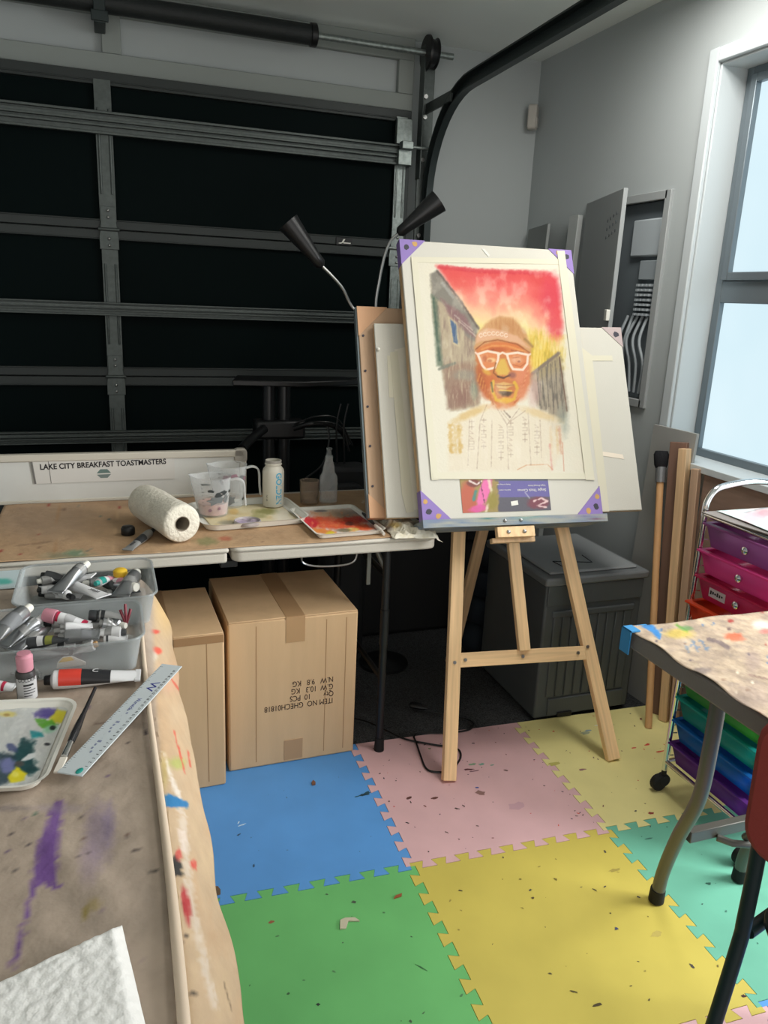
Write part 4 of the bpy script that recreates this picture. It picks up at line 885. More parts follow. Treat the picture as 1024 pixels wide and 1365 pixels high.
    p.blob(655, 480, 6, 3, (238, 196, 140), .9, .7); p.blob(653, 481, 3, 2, (190, 110, 70), .8, .7); p.blob(646, 478, 3, 4, (168, 76, 40), .6, .8); p.blob(690, 480, 7, 4, (228, 160, 116), .8, .8); p.line([(684, 486), (694, 489), (700, 484)], 1.2, (180, 96, 60), .8); p.line([(684, 477), (692, 476)], 1.2, (176, 90, 56), .7); p.blob(692, 482, 2, 1.5, (150, 80, 60), .8)
    # nose, mouth, beard
    p.poly([(667, 478), (673, 478), (679, 494), (677, 500), (664, 500), (660, 494)], (220, 182, 84), .92, 3, 1); p.line([(661, 484), (658, 497), (664, 502)], 2, (140, 84, 36), .8, 1, .5); p.line([(664, 502), (671, 504), (680, 500)], 2.6, (88, 56, 40), .85, 1, .6); p.blob(683, 500, 5, 4, (138, 90, 84), .7, .8); p.line([(676, 480), (681, 494)], 1.5, (176, 112, 48), .8)
    p.blob(649, 496, 6, 3, (222, 176, 70), .7, .8, 30)
    p.poly([(656, 509), (666, 505), (686, 508), (690, 516), (684, 520), (662, 519)], (196, 120, 70), .8, 3, 1); p.poly([(660, 512), (672, 509), (686, 513), (676, 518), (664, 517)], (220, 176, 108), .95, 2, .5); p.line([(660, 513), (673, 514), (687, 513)], 1.2, (150, 92, 56), .8)
    p.line([(658, 508), (656, 520), (662, 533), (674, 537), (686, 531), (690, 518), (686, 510)], 4, (222, 178, 62), .9, 2, 1); p.line([(655, 510), (657, 522)], 2.4, (92, 84, 44), .85, 1, .5); p.poly([(664, 522), (674, 520), (684, 523), (678, 529), (670, 528)], (84, 66, 48), .9, 3, 1); p.line([(666, 520), (682, 521)], 1.6, (228, 190, 80), .9); p.blob(674, 533, 8, 3, (228, 180, 70), .9, .8)
    p.blob(670, 541, 16, 5, (220, 150, 106), .6, .9, rough=.4); p.blob(648, 524, 5, 9, (196, 108, 66), .6, .9, -20); p.blob(695, 524, 6, 9, (218, 140, 100), .7, .9, 20)
    # pale washes
    p.mix(np.clip((n - .52) * 1.6, 0, .25), (240, 232, 212))
    return p.out() * .78
A = [cuv(*q) for q in ((580, 632), (786, 634), (745, 351), (555, 347))]
b = B()
def pf(u, v):
    bx = A[0][0] * (1 - u) + A[1][0] * u, A[0][1] * (1 - u) + A[1][1] * u; tx = A[3][0] * (1 - u) + A[2][0] * u, A[3][1] * (1 - u) + A[2][1] * u
    return PM @ V((bx[0] * (1 - v) + tx[0] * v, -.0014 - .001 * math.sin(v * 5 + u * 3) ** 2, bx[1] * (1 - v) + tx[1] * v))
b.grid(pf, 230, 320); b.build('painted_paper', vcol, pr_, colors=cpx(portrait), smooth=80)
for ti_, P in enumerate(([(548, 343), (750, 346), (751, 353), (549, 350)], [(548, 346), (556, 346), (584, 640), (575, 640)], [(576, 630), (790, 631), (790, 639), (577, 639)], [(742, 335), (752, 335), (792, 640), (780, 640)])):
    q = [cuv(*p) for p in P]; b = B(); b.prism(q, .0026 + .0005 * ti_, .0030 + .0005 * ti_, PM @ frame((0, 0, 0), (1, 0, 0), (0, 0, 1), (0, -1, 0))); b.build('tape_strip', cream, pr_)
# shop label along the bottom of the canvas, printed upside down
FRN = lambda dy: PM @ frame((0, -dy, 0), (1, 0, 0), (0, 0, 1), (0, -1, 0))
lb = [cuv(*q) for q in ((617, 684), (735, 682), (732, 637), (616, 637))]
b = B(); 
def lf(u, v):
    X = lb[0][0] * (1 - u) + lb[1][0] * u; Z = lb[0][1] * (1 - v) + lb[3][1] * v; return PM @ V((X, -.0012, Z))
b.grid(lf, 120, 50)
def lab(x, y):
    p = Paint(x, y, (92, 90, 98)); p.poly([(664, 638), (740, 636), (740, 662), (664, 663)], (104, 98, 150), 1, 1); p.poly([(664, 636), (740, 636), (740, 641), (664, 641)], (96, 100, 112), 1, 1)
    p.poly([(610, 630), (662, 630), (666, 690), (610, 690)], (150, 132, 84), 1, 3, 4); p.blob(624, 672, 12, 30, (176, 96, 76), 1, .4, 0, .3); p.blob(646, 655, 7, 24, (214, 110, 160), 1, .4, 18, .4); p.blob(638, 678, 12, 5, (204, 90, 150), .9, .5, -10, .4); p.blob(632, 644, 9, 5, (120, 72, 66), 1, .4, 0, .5); p.line([(626, 641), (636, 646), (642, 641)], 2, (226, 214, 206), .9, 1, 1); p.line([(634, 655), (632, 666)], 4, (70, 130, 124), .9, 2, 1); p.line([(652, 640), (656, 662), (648, 682)], 3, (216, 208, 180), .8, 2, 2); p.blob(657, 668, 6, 12, (140, 128, 66), 1, .5, 0, .6); p.line([(640, 640), (646, 670)], 1.2, (70, 50, 60), .8, 1, 2)
    p.blob(718, 670, 14, 8, (120, 66, 76), .9, .5, 0, .6); p.line([(712, 668), (722, 664), (730, 668), (716, 674), (728, 676)], 1.8, (226, 200, 196), .9, 1, 1.5); p.line([(700, 656), (706, 664)], 1, (200, 200, 206), .8); return p.out()
lbl = b.build('paper_label', vcol, pr_, colors=cpx(lab))
u0, w0 = lb[0], lb[1]; Lw = lb[1][0] - lb[0][0]
def ltext(s, fx, fz, size, sx=1):
    text('printing', s, size, PM @ frame((lb[0][0] + Lw * fx, -.0016, lb[0][1] + (lb[3][1] - lb[0][1]) * fz), (-1, 0, 0), (0, 0, -1), (0, -1, 0)), paperw, lbl, depth=.0001, sx=sx)
ltext('Single Thick Canvas', .965, .60, .0125); ltext('Triple Primed Artist', .965, .73, .0075); ltext('Acid free cotton', .56, .62, .006); ltext('Ready to hang now', .56, .78, .006)
q = cuv(686, 671); b = B(); b.prism([(q[0] - .012, q[1] - .008), (q[0] + .012, q[1] - .005), (q[0] + .011, q[1] + .009), (q[0] - .013, q[1] + .006)], .0018, .0022, FRN(0)); b.build('price_sticker', paperw, lbl)
# small torn tape piece at the top of the canvas
q = cuv(648, 337); b = B(); b.prism([(q[0] - .014, q[1] + .012), (q[0] - .004, q[1] + .012), (q[0] + .012, q[1] - .008), (q[0] + .006, q[1] - .014), (q[0] - .002, q[1] - .004)], .0004, .0016, FRN(0)); b.build('tape_scrap', mat('grey tape', rgb(206, 204, 196), .5), pr_)

# landscape canvas behind it
def rotframe(yaw, tilt, roll=0):
    X = V((math.cos(yaw), math.sin(yaw), 0)); Y = V((-math.sin(yaw), math.cos(yaw), 0)); Vv = V((0, 0, 1)) * math.cos(tilt) + Y * math.sin(tilt)
    a = X * math.cos(roll) + Vv * math.sin(roll); c = Vv * math.cos(roll) - X * math.sin(roll); n = a.cross(c) * -1
    return a, (n if n.y > 0 else -n), c
l1, ln, l2 = rotframe(-.14, .45, .018)
LO = V((.100, .577, .791)); LWd, LH = .868, .640
lc, LMx = canvas('canvas', 'wide blank white canvas taped at both ends behind the portrait canvas', LO, l1, ln, l2, LWd, LH, .020)
lc['category'] = 'canvas'
def pl_uv(px, py, O, a, n, c):
    d = AX_F + AX_R * ((px - 512) / FPX) - AX_U * ((py - 682.5) / FPX); k = (O - CAM).dot(n) / d.dot(n); q = CAM + d * k - O
    return q.dot(a), q.dot(c)
def lstrip(name, P, material, d0=.0003, d1=.0012, par=None):
    q = [pl_uv(*p, LO, l1, ln, l2) for p in P]; b = B(); b.prism(q, d0, d1, LMx @ frame((0, 0, 0), (1, 0, 0), (0, 0, 1), (0, -1, 0))); b.build(name, material, par or lc)
lstrip('tape_strip', [(516, 474), (522, 474), (526, 530), (519, 530)], cream); lstrip('tape_strip', [(520, 470), (530, 468), (552, 682), (542, 684), (536, 660)], cream, .0012, .0022); lstrip('tape_strip', [(526, 466), (545, 462), (566, 678), (550, 680)], mat('warm off-white paper', rgb(214, 208, 192), .8), .0003, .0012)  # the last strip has a slightly paler, warm off-white tone
lstrip('tape_strip', [(776, 474), (816, 474), (817, 481), (777, 481)], cream); lstrip('tape_strip', [(771, 460), (789, 474), (812, 682), (795, 682)], cream, .0012, .0022); lstrip('pencil_mark', [(790, 600), (830, 606), (832, 612), (792, 606)], mat('pale wash', rgb(226, 214, 196), .8))
q = B(); u = pl_uv(504, 466, LO, l1, ln, l2); q.sphere((u[0], -.004, u[1]), .006, LMx); q.build('push_pin', plastw, lc)
corner(lc, LMx, LWd, LH, .020, 1, 1, .07, mat('printed corner card', rgb(176, 160, 158), .7), True)
# canvas with cardboard corners behind the landscape canvas
BO = V((.058, .612, .785)); BWd, BH = .74, .700
b1, bn_, b2 = rotframe(-.10, .45, .0)
bc, BM_ = canvas('canvas', 'grey-edged canvas with brown cardboard corners behind the wide white canvas', BO, b1, bn_, b2, BWd, BH, .034, mat('brown canvas back', rgb(186, 156, 128), .8))
bc['category'] = 'canvas'
ccard = mat('tan cardboard corner', rgb(204, 160, 124), .75)
for cx, cz in ((0, 0), (0, 1), (1, 1), (1, 0)): corner(bc, BM_, BWd, BH, .034, cx, cz, .075 if cz == 0 else .10, ccard, False)
b = B(); b.bb((-.006, .004, .0), (-.001, .03, BH), BM_); b.build('plastic_edge', mat('grey plastic edge', rgb(110, 122, 126), .35), bc)
b = B()
for z in (.10, .23, .36, .48, .60): b.cyl(BM_ @ V((.012, -.003, z)), BM_ @ V((.012, 0.001, z)), .004, n=8)
for i, z in enumerate((.10, .23, .36, .48, .60)):
    B().cyl(BM_ @ V((.014, -.003, z)), BM_ @ V((.014, .001, z)), .004, n=8).build('staple_tack', dgrey, bc)
b.bm.free()

# ================================================================== LAMP
la = thing('floor_lamp', 'black two-headed gooseneck floor lamp standing behind the canvases', 'lamp', (.33, 1.16, -.012))
pole = V((.33, 1.16, 1.28))
B().lathe([(.10, 0), (.10, .012), (.03, .025), (.014, .04)], 28, T(.33, 1.16, -.012)).build('base', blackm, la)
B().cyl((.33, 1.16, .02), pole, .011, n=14).build('pole', blackm, la)
for nm, path, c0, c1, r0, r1 in (('a', [(475, 415), (455, 382), (427, 352)], (427, 352), (384, 296), .020, .040), ('b', [(503, 418), (506, 372), (518, 326), (537, 307)], (534, 309), (585, 268), .020, .042)):
    P = [pole, pole + V((-.02 if nm == 'a' else .01, 0, .05))] + [G(u, v, y=1.20) for u, v in path]
    B().tube(smoothpath(P, 8), .0055, 8).build('gooseneck', steel, la)
    A0 = G(*c0, y=1.20); A1 = G(*c1, y=1.16 if nm == 'b' else 1.22); d = A1 - A0; Lh = d.length
    b = B(); M = axis_frame(A0, d); b.lathe([(.009, -.012), (r0, 0), (r0 * 1.08, Lh * .18), (r1, Lh), (r1 * .93, Lh), (r0 * .8, Lh * .15)], 28, M); sh_ = b.build('lamp_head', mat('black lamp enamel', rgb(30, 31, 32), .28), la)
    B().lathe([(r1 * .9, Lh * .93), (r1 * .9, Lh * .935)], 24, M).build('diffuser', mat('lamp diffuser', rgb(216, 216, 214), .4), sh_)

# ================================================================== DARK STAND AND CASES BEHIND THE TABLE
ds = thing('monitor_stand', 'black twin-post stand with a flat tray top behind the trestle table', 'stand', (-.05, 1.47, -.012))
B().bb((-.33, 1.30, -.012), (.07, 1.64, .015)).build('base', blackm, ds, bevel=.006)
for x in (-.091, -.030): B().cyl((x, 1.47, .01), (x, 1.47, 1.105), .026, n=20).build('post', mat('satin black post', rgb(34, 36, 38), .3, .2), ds)
b = B(); b.prism([(-.245, 1.40), (.02, 1.36), (.27, 1.44), (.25, 1.56), (-.20, 1.58)], 1.10, 1.122); b.build('tray_top', blackp, ds, bevel=.004)
b = B(); b.bb((-.15, 1.425, .885), (.05, 1.515, .96)); b.build('clamp', blackp, ds, bevel=.012)
b = B(); b.tube(smoothpath([(-.12, 1.42, .93), (-.19, 1.34, .90), (-.23, 1.28, .88)], 6), .018, 10); b.build('handle_bar', blackp, ds)
b = B(); b.tube(smoothpath([(.0, 1.42, .93), (.06, 1.38, .955), (.14, 1.38, .95), (.20, 1.41, .91), (.23, 1.43, .86)], 8), .011, 10); b.build('handle_bar', blackp, ds)
for k, P in enumerate(([(.0, 1.41, .95), (.08, 1.37, .985), (.17, 1.38, .97), (.24, 1.40, .86)], [(.02, 1.41, .93), (.09, 1.36, .965), (.18, 1.37, .94), (.22, 1.38, .84)], [(.12, 1.38, .96), (.13, 1.36, .90), (.10, 1.34, .80), (.02, 1.33, .74)])):
    B().tube(smoothpath(P, 8), .004, 6).build('cable', blackp, ds)
bs = thing('bag', 'black upright bag with cords standing behind the glass bottle', 'bag', (.19, 1.33, -.012))
b = B(); b.prism(rrect(.19, .12, .04), -.012, .80, T(.185, 1.325, 0)); b.build('bag_body', mat('black nylon', rgb(26, 28, 30), .7, bump=.2, bscale=40), bs, bevel=.02)
b = B(); b.prism(rrect(.15, .28, .05), 0, .035, frame((.175, 1.267, .60), (1, 0, 0), (0, 0, 1), (0, -1, 0))); b.build('pocket', mat('black nylon', None), bs, bevel=.012)
for dx in (0, .03): B().tube(smoothpath([(.16 + dx, 1.34, .79), (.15 + dx, 1.33, .95), (.165 + dx, 1.33, 1.04)], 6), .004, 6).build('cord', blackp, bs)
cs = thing('case', 'large black case standing in the dark corner behind the easel', 'case', (.66, 1.55, -.012))
b = B(); b.bb((.30, 1.42, -.012), (.94, 1.74, .66)); b.build('case_body', mat('black case vinyl', rgb(18, 19, 20), .7, bump=.2, bscale=80), cs, bevel=.02)
for x in (.42, .82): B().box((x, 1.415, .45), (.05, .012, .07)).build('latch', mat('black case steel', rgb(26, 27, 28), .5), cs, bevel=.003)
nb = thing('bedroll', 'navy quilted bundle leaning behind the easel', 'bundle', (.70, 1.10, -.012))
for k in range(5):
    c = V((.735 + .022 * k, 1.15 + .012 * k, .07 + .115 * k)); b = B(); b.sphere(c, .08, None, (.85, .9, .85), 18); b.build('quilted_roll', navy, nb)

# ================================================================== STORAGE BOX (dark grey deck box)
hb = thing('storage_box', 'dark grey ribbed plastic storage box with a flat lid in the corner', 'storage box', (.9, .80, 0))
hx0, hx1, hy0, hy1 = .700, 1.100, .578, 1.02
b = B(); vs = [(hx0 + .0, hy0 + .0, 0), (hx1 - .0, hy0, 0), (hx1, hy1, 0), (hx0, hy1, 0)]
b.bb((hx0, hy0, .002), (hx1, hy1, .515)); b.build('bin_body', hamp, hb, bevel=.008)
b = B(); b.bb((hx0 + .004, hy0 - .007, .44), (hx1 - .004, hy0 + .001, .515)); b.build('upper_band', hamp, hb, bevel=.003)
b = B(); b.bb((hx0 + .03, hy0 - .010, .395), (hx1 - .03, hy0 + .001, .42)); b.build('grip_rail', hamp, hb, bevel=.006)
b = B(); n = 9; wv = (hx1 - hx0 - .07) / n
for k in range(n): b.bb((hx0 + .035 + wv * k + .003, hy0 - .006, .085), (hx0 + .035 + wv * (k + 1) - .003, hy0 + .001, .40))
b.build('slat_front', hamp, hb, bevel=.003)
b = B(); b.bb((hx0 + .05, hy0 - .008, .010), (hx1 - .03, hy0 + .001, .078)); b.build('kick_panel', hamp, hb, bevel=.004)
b = B(); b.bb((hx0 + .09, hy0 - .014, .006), (hx0 + .15, hy0 - .004, .022)); b.build('foot_clip', blackp, hb, bevel=.002)
b = B(); b.bb((hx0 - .012, hy0 - .014, .515), (hx1 + .012, hy1 + .01, .545)); lid_ = b.build('lid', mat('lid resin', rgb(104, 108, 110), .42, vary=.04), hb, bevel=.008)
b = B(); b.bb((hx0 + .02, hy0 + .02, .545), (hx1 - .02, hy1 - .02, .556)); b.build('lid_panel', mat('lid panel resin', rgb(136, 140, 142), .45, vary=.03), lid_, bevel=.006)
b = B(); b.tube([(.80, .62, .5575), (.79, .70, .5575), (.93, .66, .5575), (.94, .74, .5575)], .0015, 5); b.build('scratch', blackp, lid_)

# ================================================================== LEANING WOOD, POLE AND PANELS BY THE WINDOW
o = B(); o.bb((-.105, -.006, 0), (.105, .006, 1.05), frame((1.19, .672, -.012), V((.08, -.997, 0)), V((.997, .08, 0)), V((.035, .0, 1)).normalized())); tag(o.build('grey_panel', mat('grey panel board', rgb(150, 150, 146), .7, vary=.06, vscale=5)), 'grey panel leaning under the window edge behind the broom pole', 'board')
bp = thing('broom', 'upside-down broom pole with a black bristle end leaning by the grey panel', 'broom', (1.078, .421, 0))
P0, P1 = V((1.080, .421, 0)), V((1.165, .645, .87)); d = (P1 - P0).normalized()
o = B(); o.bb((-.0125, -.0125, 0), (.0125, .0125, .001)); o.bm.free()
B().cyl(P0, P1, .0125, .0125, 16).build('pole', mat('varnished pole', rgb(206, 160, 112), .45, vary=.08, vscale=1, stretch=(60, 60, 4)), bp)
B().cyl(P1 - d * .02, P1 + d * .035, .0165, .018, 16).build('ferrule', mat('grey ferrule', rgb(130, 132, 134), .4, .4), bp)
B().lathe([(.018, 0), (.024, .012), (.027, .05), (.022, .062)], 18, axis_frame(P1 + d * .03, d), sy=.8).build('bristle_end', mat('black bristles', rgb(22, 22, 26), .9, bump=.5, bscale=300), bp)
tw = [((1.178, .492, 0), (1.205, .618, 1.0), .062, .022, redwood_shaded, 'tall reddish plank with its shade coloured in, leaning beside the broom pole under the window'),  # dark brown puts the shaded left face into the reddish plank's colour
      ((1.176, .452, 0), (1.198, .578, .985), .030, .045, pined, 'pale narrow batten leaning right against the reddish plank'),
      ((1.190, .420, 0), (1.208, .520, .925), .026, .030, mat('grey timber', rgb(176, 146, 120), .6, vary=.15, vscale=1, stretch=(60, 60, 3)), 'shorter greyish batten leaning nearest the drawer cart')]
for p0, p1, w, t, mt, lab_ in tw: tag(beam('timber_plank', p0, p1, w, t, mt, None, up=(-.9, -.45, 0)), lab_, 'timber')
o = B(); o.bb((1.228, -.03, -.012), (1.245, .50, .925)); tag(o.build('particleboard_sheet', chip, bevel=.001), 'brown particleboard sheet standing against the wall below the window', 'board')

# ================================================================== DRAWER CART
ct = thing('drawer_cart', 'chrome rolling cart with ten rainbow plastic drawers beside the splattered table', 'drawer cart', (1.04, -.075, 0))
cx0, cx1, cy0, cy1 = .885, 1.20, -.245, .102
for x in (cx0, cx1):
    for y in (cy0, cy1):
        B().tube([(x, y, .068), (x, y, .90)], .0085, 12).build('post', chrome, ct)
        b = B(); b.cyl((x, y, .05), (x, y, .075), .008); cst = b.build('caster_stem', blackp, ct)
        b = B(); b.cyl((x - .012 - .004, y - .011, .026), (x - .012 - .004, y + .011, .026), .026, n=20); b.cyl((x + .0, y - .013, .034), (x + .0, y + .013, .034), .020, n=16); b.build('wheel', rubber, cst, bevel=.004)
for y in (cy0, cy1):
    B().tube(smoothpath([(cx0, y, .89), (cx0 + .002, y, .93), (cx0 + .022, y, .962), (cx0 + .06, y, .975), ((cx0 + cx1) / 2, y, .985), (cx1 - .06, y, .975), (cx1 - .02, y, .96), (cx1, y, .93), (cx1, y, .89)], 8), .0095, 12).build('handle', chrome, ct)
for x in (cx0, cx1):
    for z in (.098, .895): B().tube([(x, cy0, z), (x, cy1, z)], .0075, 10).build('rail', chrome, ct)
for y in (cy0, cy1): B().tube([(cx0, y, .098), (cx1, y, .098)], .0065, 8).build('rail', chrome, ct)
DC = [(178, 112, 172), (228, 92, 166), (212, 66, 118), (222, 92, 54), (230, 146, 56), (230, 200, 70), (90, 182, 100), (50, 176, 170), (44, 132, 206), (134, 74, 168)]
DN = ['purple', 'magenta', 'crimson', 'orange', 'amber', 'yellow', 'green', 'teal', 'blue', 'violet']
pitch = (.872 - .172) / 9
for k in range(10):
    zt = .872 - pitch * k; ex = -.02 if k == 3 else (-.006 if k == 1 else 0)
    dm = mat('drawer ' + DN[k], rgb(*DC[k]), .28, transl=.62, spec=.5)
    y0, y1 = cy0 + .018, cy1 - .018; xf, xb = cx0 + ex - .002, cx1 - .012 + ex; h = pitch - .014
    b = B(); bt = .0025
    # tapered tub: walls as thin solids
    top = [(xf, y0), (xf, y1), (xb, y1), (xb, y0)]; tp = .014
    bot = [(xf + tp, y0 + tp), (xf + tp, y1 - tp), (xb - tp, y1 - tp), (xb - tp, y0 + tp)]
    ti = [b.bm.verts.new((*p, zt)) for p in top]; bi = [b.bm.verts.new((*p, zt - h)) for p in bot]
    for i in range(4): b.bm.faces.new((ti[i], ti[(i + 1) % 4], bi[(i + 1) % 4], bi[i]))
    b.bm.faces.new(bi)
    dw = b.build('drawer', dm, ct, solid=.003, smooth=20); dw['label'] = DN[k] + ' translucent drawer'
    b = B(); b.bb((xf - .012, y0 - .006, zt - .002), (xf + .006, y1 + .006, zt + .004)); b.bb((xf, y0 - .012, zt - .002), (xb, y0 + .002, zt + .002)); b.bb((xf, y1 - .002, zt - .002), (xb, y1 + .012, zt + .002)); b.bb((xb - .004, y0, zt - .002), (xb + .004, y1, zt + .002))
    b.build('rim', dm, dw, bevel=.001)
    b = B(); M = axis_frame((xf + tp * .45, (y0 + y1) / 2, zt - h * .46), (-1, 0, 0)); b.lathe([(.004, 0), (.004, .006), (.0105, .010), (.011, .016), (.006, .020)], 14, M); b.build('knob', clearer if False else chrome, dw)
    if k == 2:
        b = B(); b.box((xf + .0035, y1 - .075, zt - h * .5), (.0015, .062, .026)); lb_ = b.build('label_strip', mat('grey sticker', rgb(190, 182, 186), .6), dw)
        b = B()
        for q_ in range(6): b.box((xf + .0022, y1 - .052 - q_ * .0085, zt - h * .5 + .001 * (q_ % 2)), (.0006, .005, .011 - .003 * (q_ % 3)))
        b.build('label_print', inkb, lb_)
for k in range(10):
    zt = .872 - pitch * k; b = B(); y = cy1 - .006
    b.tube([(cx0 + .006, y, zt - .004), (cx1, y, zt - .004)], .0026, 6); b.tube([(cx0 + .004, y, zt - .004), (cx0 + .004, y, zt - .05), (cx0 + .02, y, zt - .052)], .0022, 6); b.build('runner', chrome, ct)
    b = B(); b.tube([(cx0 + .006, cy0 + .006, zt - .004), (cx1, cy0 + .006, zt - .004)], .0026, 6); b.build('runner', chrome, ct)
o = B(); o.prism([(.858, .086), (.864, -.03), (.895, -.228), (1.185, -.228), (1.185, .086), (1.0, .088)], .9045, .908); tag(o.build('board', mat('grey brown card', rgb(118, 112, 108), .6), bevel=.001), 'grey-brown card sheet lying on top of the drawer cart', 'card')
def mag(x, y):
    p = Paint(x, y, (206, 222, 220)); n = fbm(x * .12, y * .2, 61); p.mix((n - .4) * 2, (168, 190, 192)); p.mix((.42 - n) * 2.4, (238, 238, 234))
    p.blob(1004, 690, 16, 8, (214, 160, 168), .85, .7, 0, .5); p.blob(1022, 684, 14, 6, (190, 130, 140), .8, .8, 0, .6); p.blob(1000, 676, 10, 3, (226, 190, 180), .7, .8, 0, .5); p.line([(992, 684), (1024, 676)], 2, (130, 140, 144), .7, 1, 1); return p.out()
b = B()
def mg(u, v):
    A_, B_, C_, D_ = V((.905, .080, 0)), V((.885, -.20, 0)), V((1.17, -.235, 0)), V((1.18, .085, 0))
    q = (A_ * (1 - v) + B_ * v) * (1 - u) + (D_ * (1 - v) + C_ * v) * u; q.z = .9095 + .012 * math.exp(-u * 9) * (1 - v) * 0 + .010 * v * (1 - v) + .016 * (1 - v) * u * 0
    return q
b.grid(mg, 60, 60); tag(b.build('art_print', vcol, colors=cpx(mag), solid=.0012), 'pale glossy art print with pink shapes lying on the cart top', 'print')

# ================================================================== POWER CORD
cd = thing('extension_cord', 'black power cord looping around the left easel leg', 'cord', (.2, .5, 0))
def gp(*q, z=.005): return [G(x, y, z=z) for x, y in q]
b = B(); b.tube(smoothpath(gp((470, 957), (490, 962), (512, 972), (540, 985), (575, 992), (600, 996), (612, 1000), (614, 1010), (606, 1022), (598, 1028), (580, 1029), (568, 1024), (561, 1008), (555, 990), (552, 981), (560, 977), (590, 977), (620, 974), (631, 968), (628, 961), (612, 956), (590, 951), (566, 947)), 6), .0032, 8); b.build('cable', blackp, cd)
a = G(566, 947, z=.0); c_ = G(543, 941, z=.0); b = B(); M = axis_frame(a + V((0, 0, .010)), c_ - a); b.lathe([(.004, -.01), (.008, 0), (.014, .02), (.017, .05), (.012, .055)], 12, M, sy=.7); b.build('plug', blackp, cd)
# ================================================================== THINGS ON THE BACK TABLE
KZ = TZ + .0045
# white notice board with a paper sign
wbx0, wbx1, wby = -1.30, -.240, 1.127
WT = G(300, 600, y=1.127).z; WB = TZ + .001
wbd = thing('whiteboard', 'white framed board standing behind the trestle table against the garage door', 'whiteboard', (-.63, wby, WB))
B().bb((wbx0, wby, WB + .004), (wbx1 - .012, wby + .016, WT - .010)).build('board_face', whited, wbd)
b = B(); b.bb((wbx0, wby - .006, WT - .024), (wbx1 - .01, wby + .02, WT)); b.bb((wbx0, wby - .004, WB), (wbx1 - .01, wby + .02, WB + .012)); b.bb((wbx1 - .024, wby - .006, WB), (wbx1, wby + .02, WT)); b.build('frame', mat('aged beige frame', rgb(196, 190, 176), .45), wbd, bevel=.003)
b = B(); b.prism(rrect(.046, .05, .014), -.003, .026, frame((wbx1 - .02, wby + .02, WT - .021), (1, 0, 0), (0, 0, 1), (0, -1, 0))); b.build('corner_cap', mat('grey corner cap', rgb(166, 160, 150), .5), wbd, bevel=.003)
sy = wby - .002
q = [G(x, y, y=sy) for x, y in ((46, 645), (233, 638), (232, 603), (40, 613))]
sg = B(); sM = frame((0, sy, 0), (1, 0, 0), (0, 0, 1), (0, -1, 0))
sg.prism([(v.x, v.z) for v in q], 0, .0012, sM)
sgn = tag(sg.build('paper_sign', mat('sign paper', rgb(206, 203, 196), .45)), 'paper strip sign reading LAKE CITY BREAKFAST TOASTMASTERS stuck to the white board', 'sign')
e1 = (q[1] - q[0]).normalized(); e1 = (q[2] - q[3]).normalized() * .5 + e1 * .5; e1.normalize(); e3 = V((0, -1, 0)); e2 = e3.cross(e1)
tl = G(53, 623, y=sy); tr_ = G(221, 615.5, y=sy); dr_ = (tr_ - tl); ln_ = dr_.length; dr_.normalize()
tm = text('lettering', 'LAKE CITY BREAKFAST TOASTMASTERS', .0255, frame(tl - V((0, .0016, 0)), dr_, e3.cross(dr_), e3), inkb, sgn, depth=.0002, bold=.0007)
w0 = max(v.co.x for v in tm.data.vertices) - min(v.co.x for v in tm.data.vertices); k = ln_ / w0
bx0 = min(v.co.x for v in tm.data.vertices); bz0 = sum(v.co.z for v in tm.data.vertices) / len(tm.data.vertices)
for v in tm.data.vertices: v.co.x = bx0 + (v.co.x - bx0) * k
for dz in (-.0006, .0006):
    pass
g = G(139, 631.5, y=sy); b = B(); b.prism([(g.x - .024, g.z + .002), (g.x - .012, g.z + .016), (g.x + .010, g.z + .016), (g.x + .022, g.z + .003)], .0012, .0016, sM); b.build('emblem', mat('emblem green grey', rgb(96, 118, 112), .6), sgn)
b = B(); b.prism([(g.x - .024, g.z - .002), (g.x + .022, g.z - .001), (g.x + .010, g.z - .014), (g.x - .012, g.z - .014)], .0012, .0016, sM); b.build('emblem', mat('emblem grey', rgb(112, 124, 120), .6), sgn)
b = B(); b.prism([(q[0].x, q[0].z), (q[0].x + .006, q[0].z), (q[3].x + .006, q[3].z), (q[3].x, q[3].z)], .0012, .0020, sM); b.prism([(q[0].x + .05, q[0].z), (q[0].x + .052, q[0].z), (q[3].x + .055, q[3].z), (q[3].x + .053, q[3].z)], .0012, .0016, sM); b.build('edge', mat('sleeve edge', rgb(112, 110, 106), .4), sgn)

# paper towel roll
pa_, pb_ = V((-.512, .600, KZ + .056)), V((-.600, .868, KZ + .056))
d = (pb_ - pa_); Lr = d.length; M = axis_frame(pa_, d)
rl = thing('paper_towel_roll', 'white paper towel roll lying on its side on the kraft paper', 'paper towel roll', ((pa_.x + pb_.x) / 2, (pa_.y + pb_.y) / 2, KZ))
b = B(); n = 48
prof = [(.022, 0), (.050, -.001), (.055, .004)] + [(.056 + .0009 * math.sin(t * 40), t) for t in np.linspace(.01, Lr - .01, 24)] + [(.054, Lr), (.022, Lr)]
b.lathe(prof, n, M, caps=False)
for v in b.bm.verts:
    l = M.inverted() @ v.co; 
    if abs(math.hypot(l.x, l.y)) > .045:
        s_ = 1 + .03 * (float(fbm(np.array([math.atan2(l.y, l.x) * 3 + 9]), np.array([l.z * 30]), 6)[0]) - .45); p = M @ V((l.x * s_, l.y * s_, l.z)); v.co = p
b.build('towel_wrap', mat('stained towel wrap', rgb(220, 214, 198), .95, bump=.8, bscale=80, vary=.07, vscale=16, bdist=.006), rl, smooth=60)
b = B(); b.lathe([(.0225, -.001), (.0225, Lr + .001), (.0205, Lr + .001), (.0205, -.001), (.0225, -.001)], 28, M, caps=False); b.build('cardboard_core', mat('grey core', rgb(150, 140, 124), .9), rl)
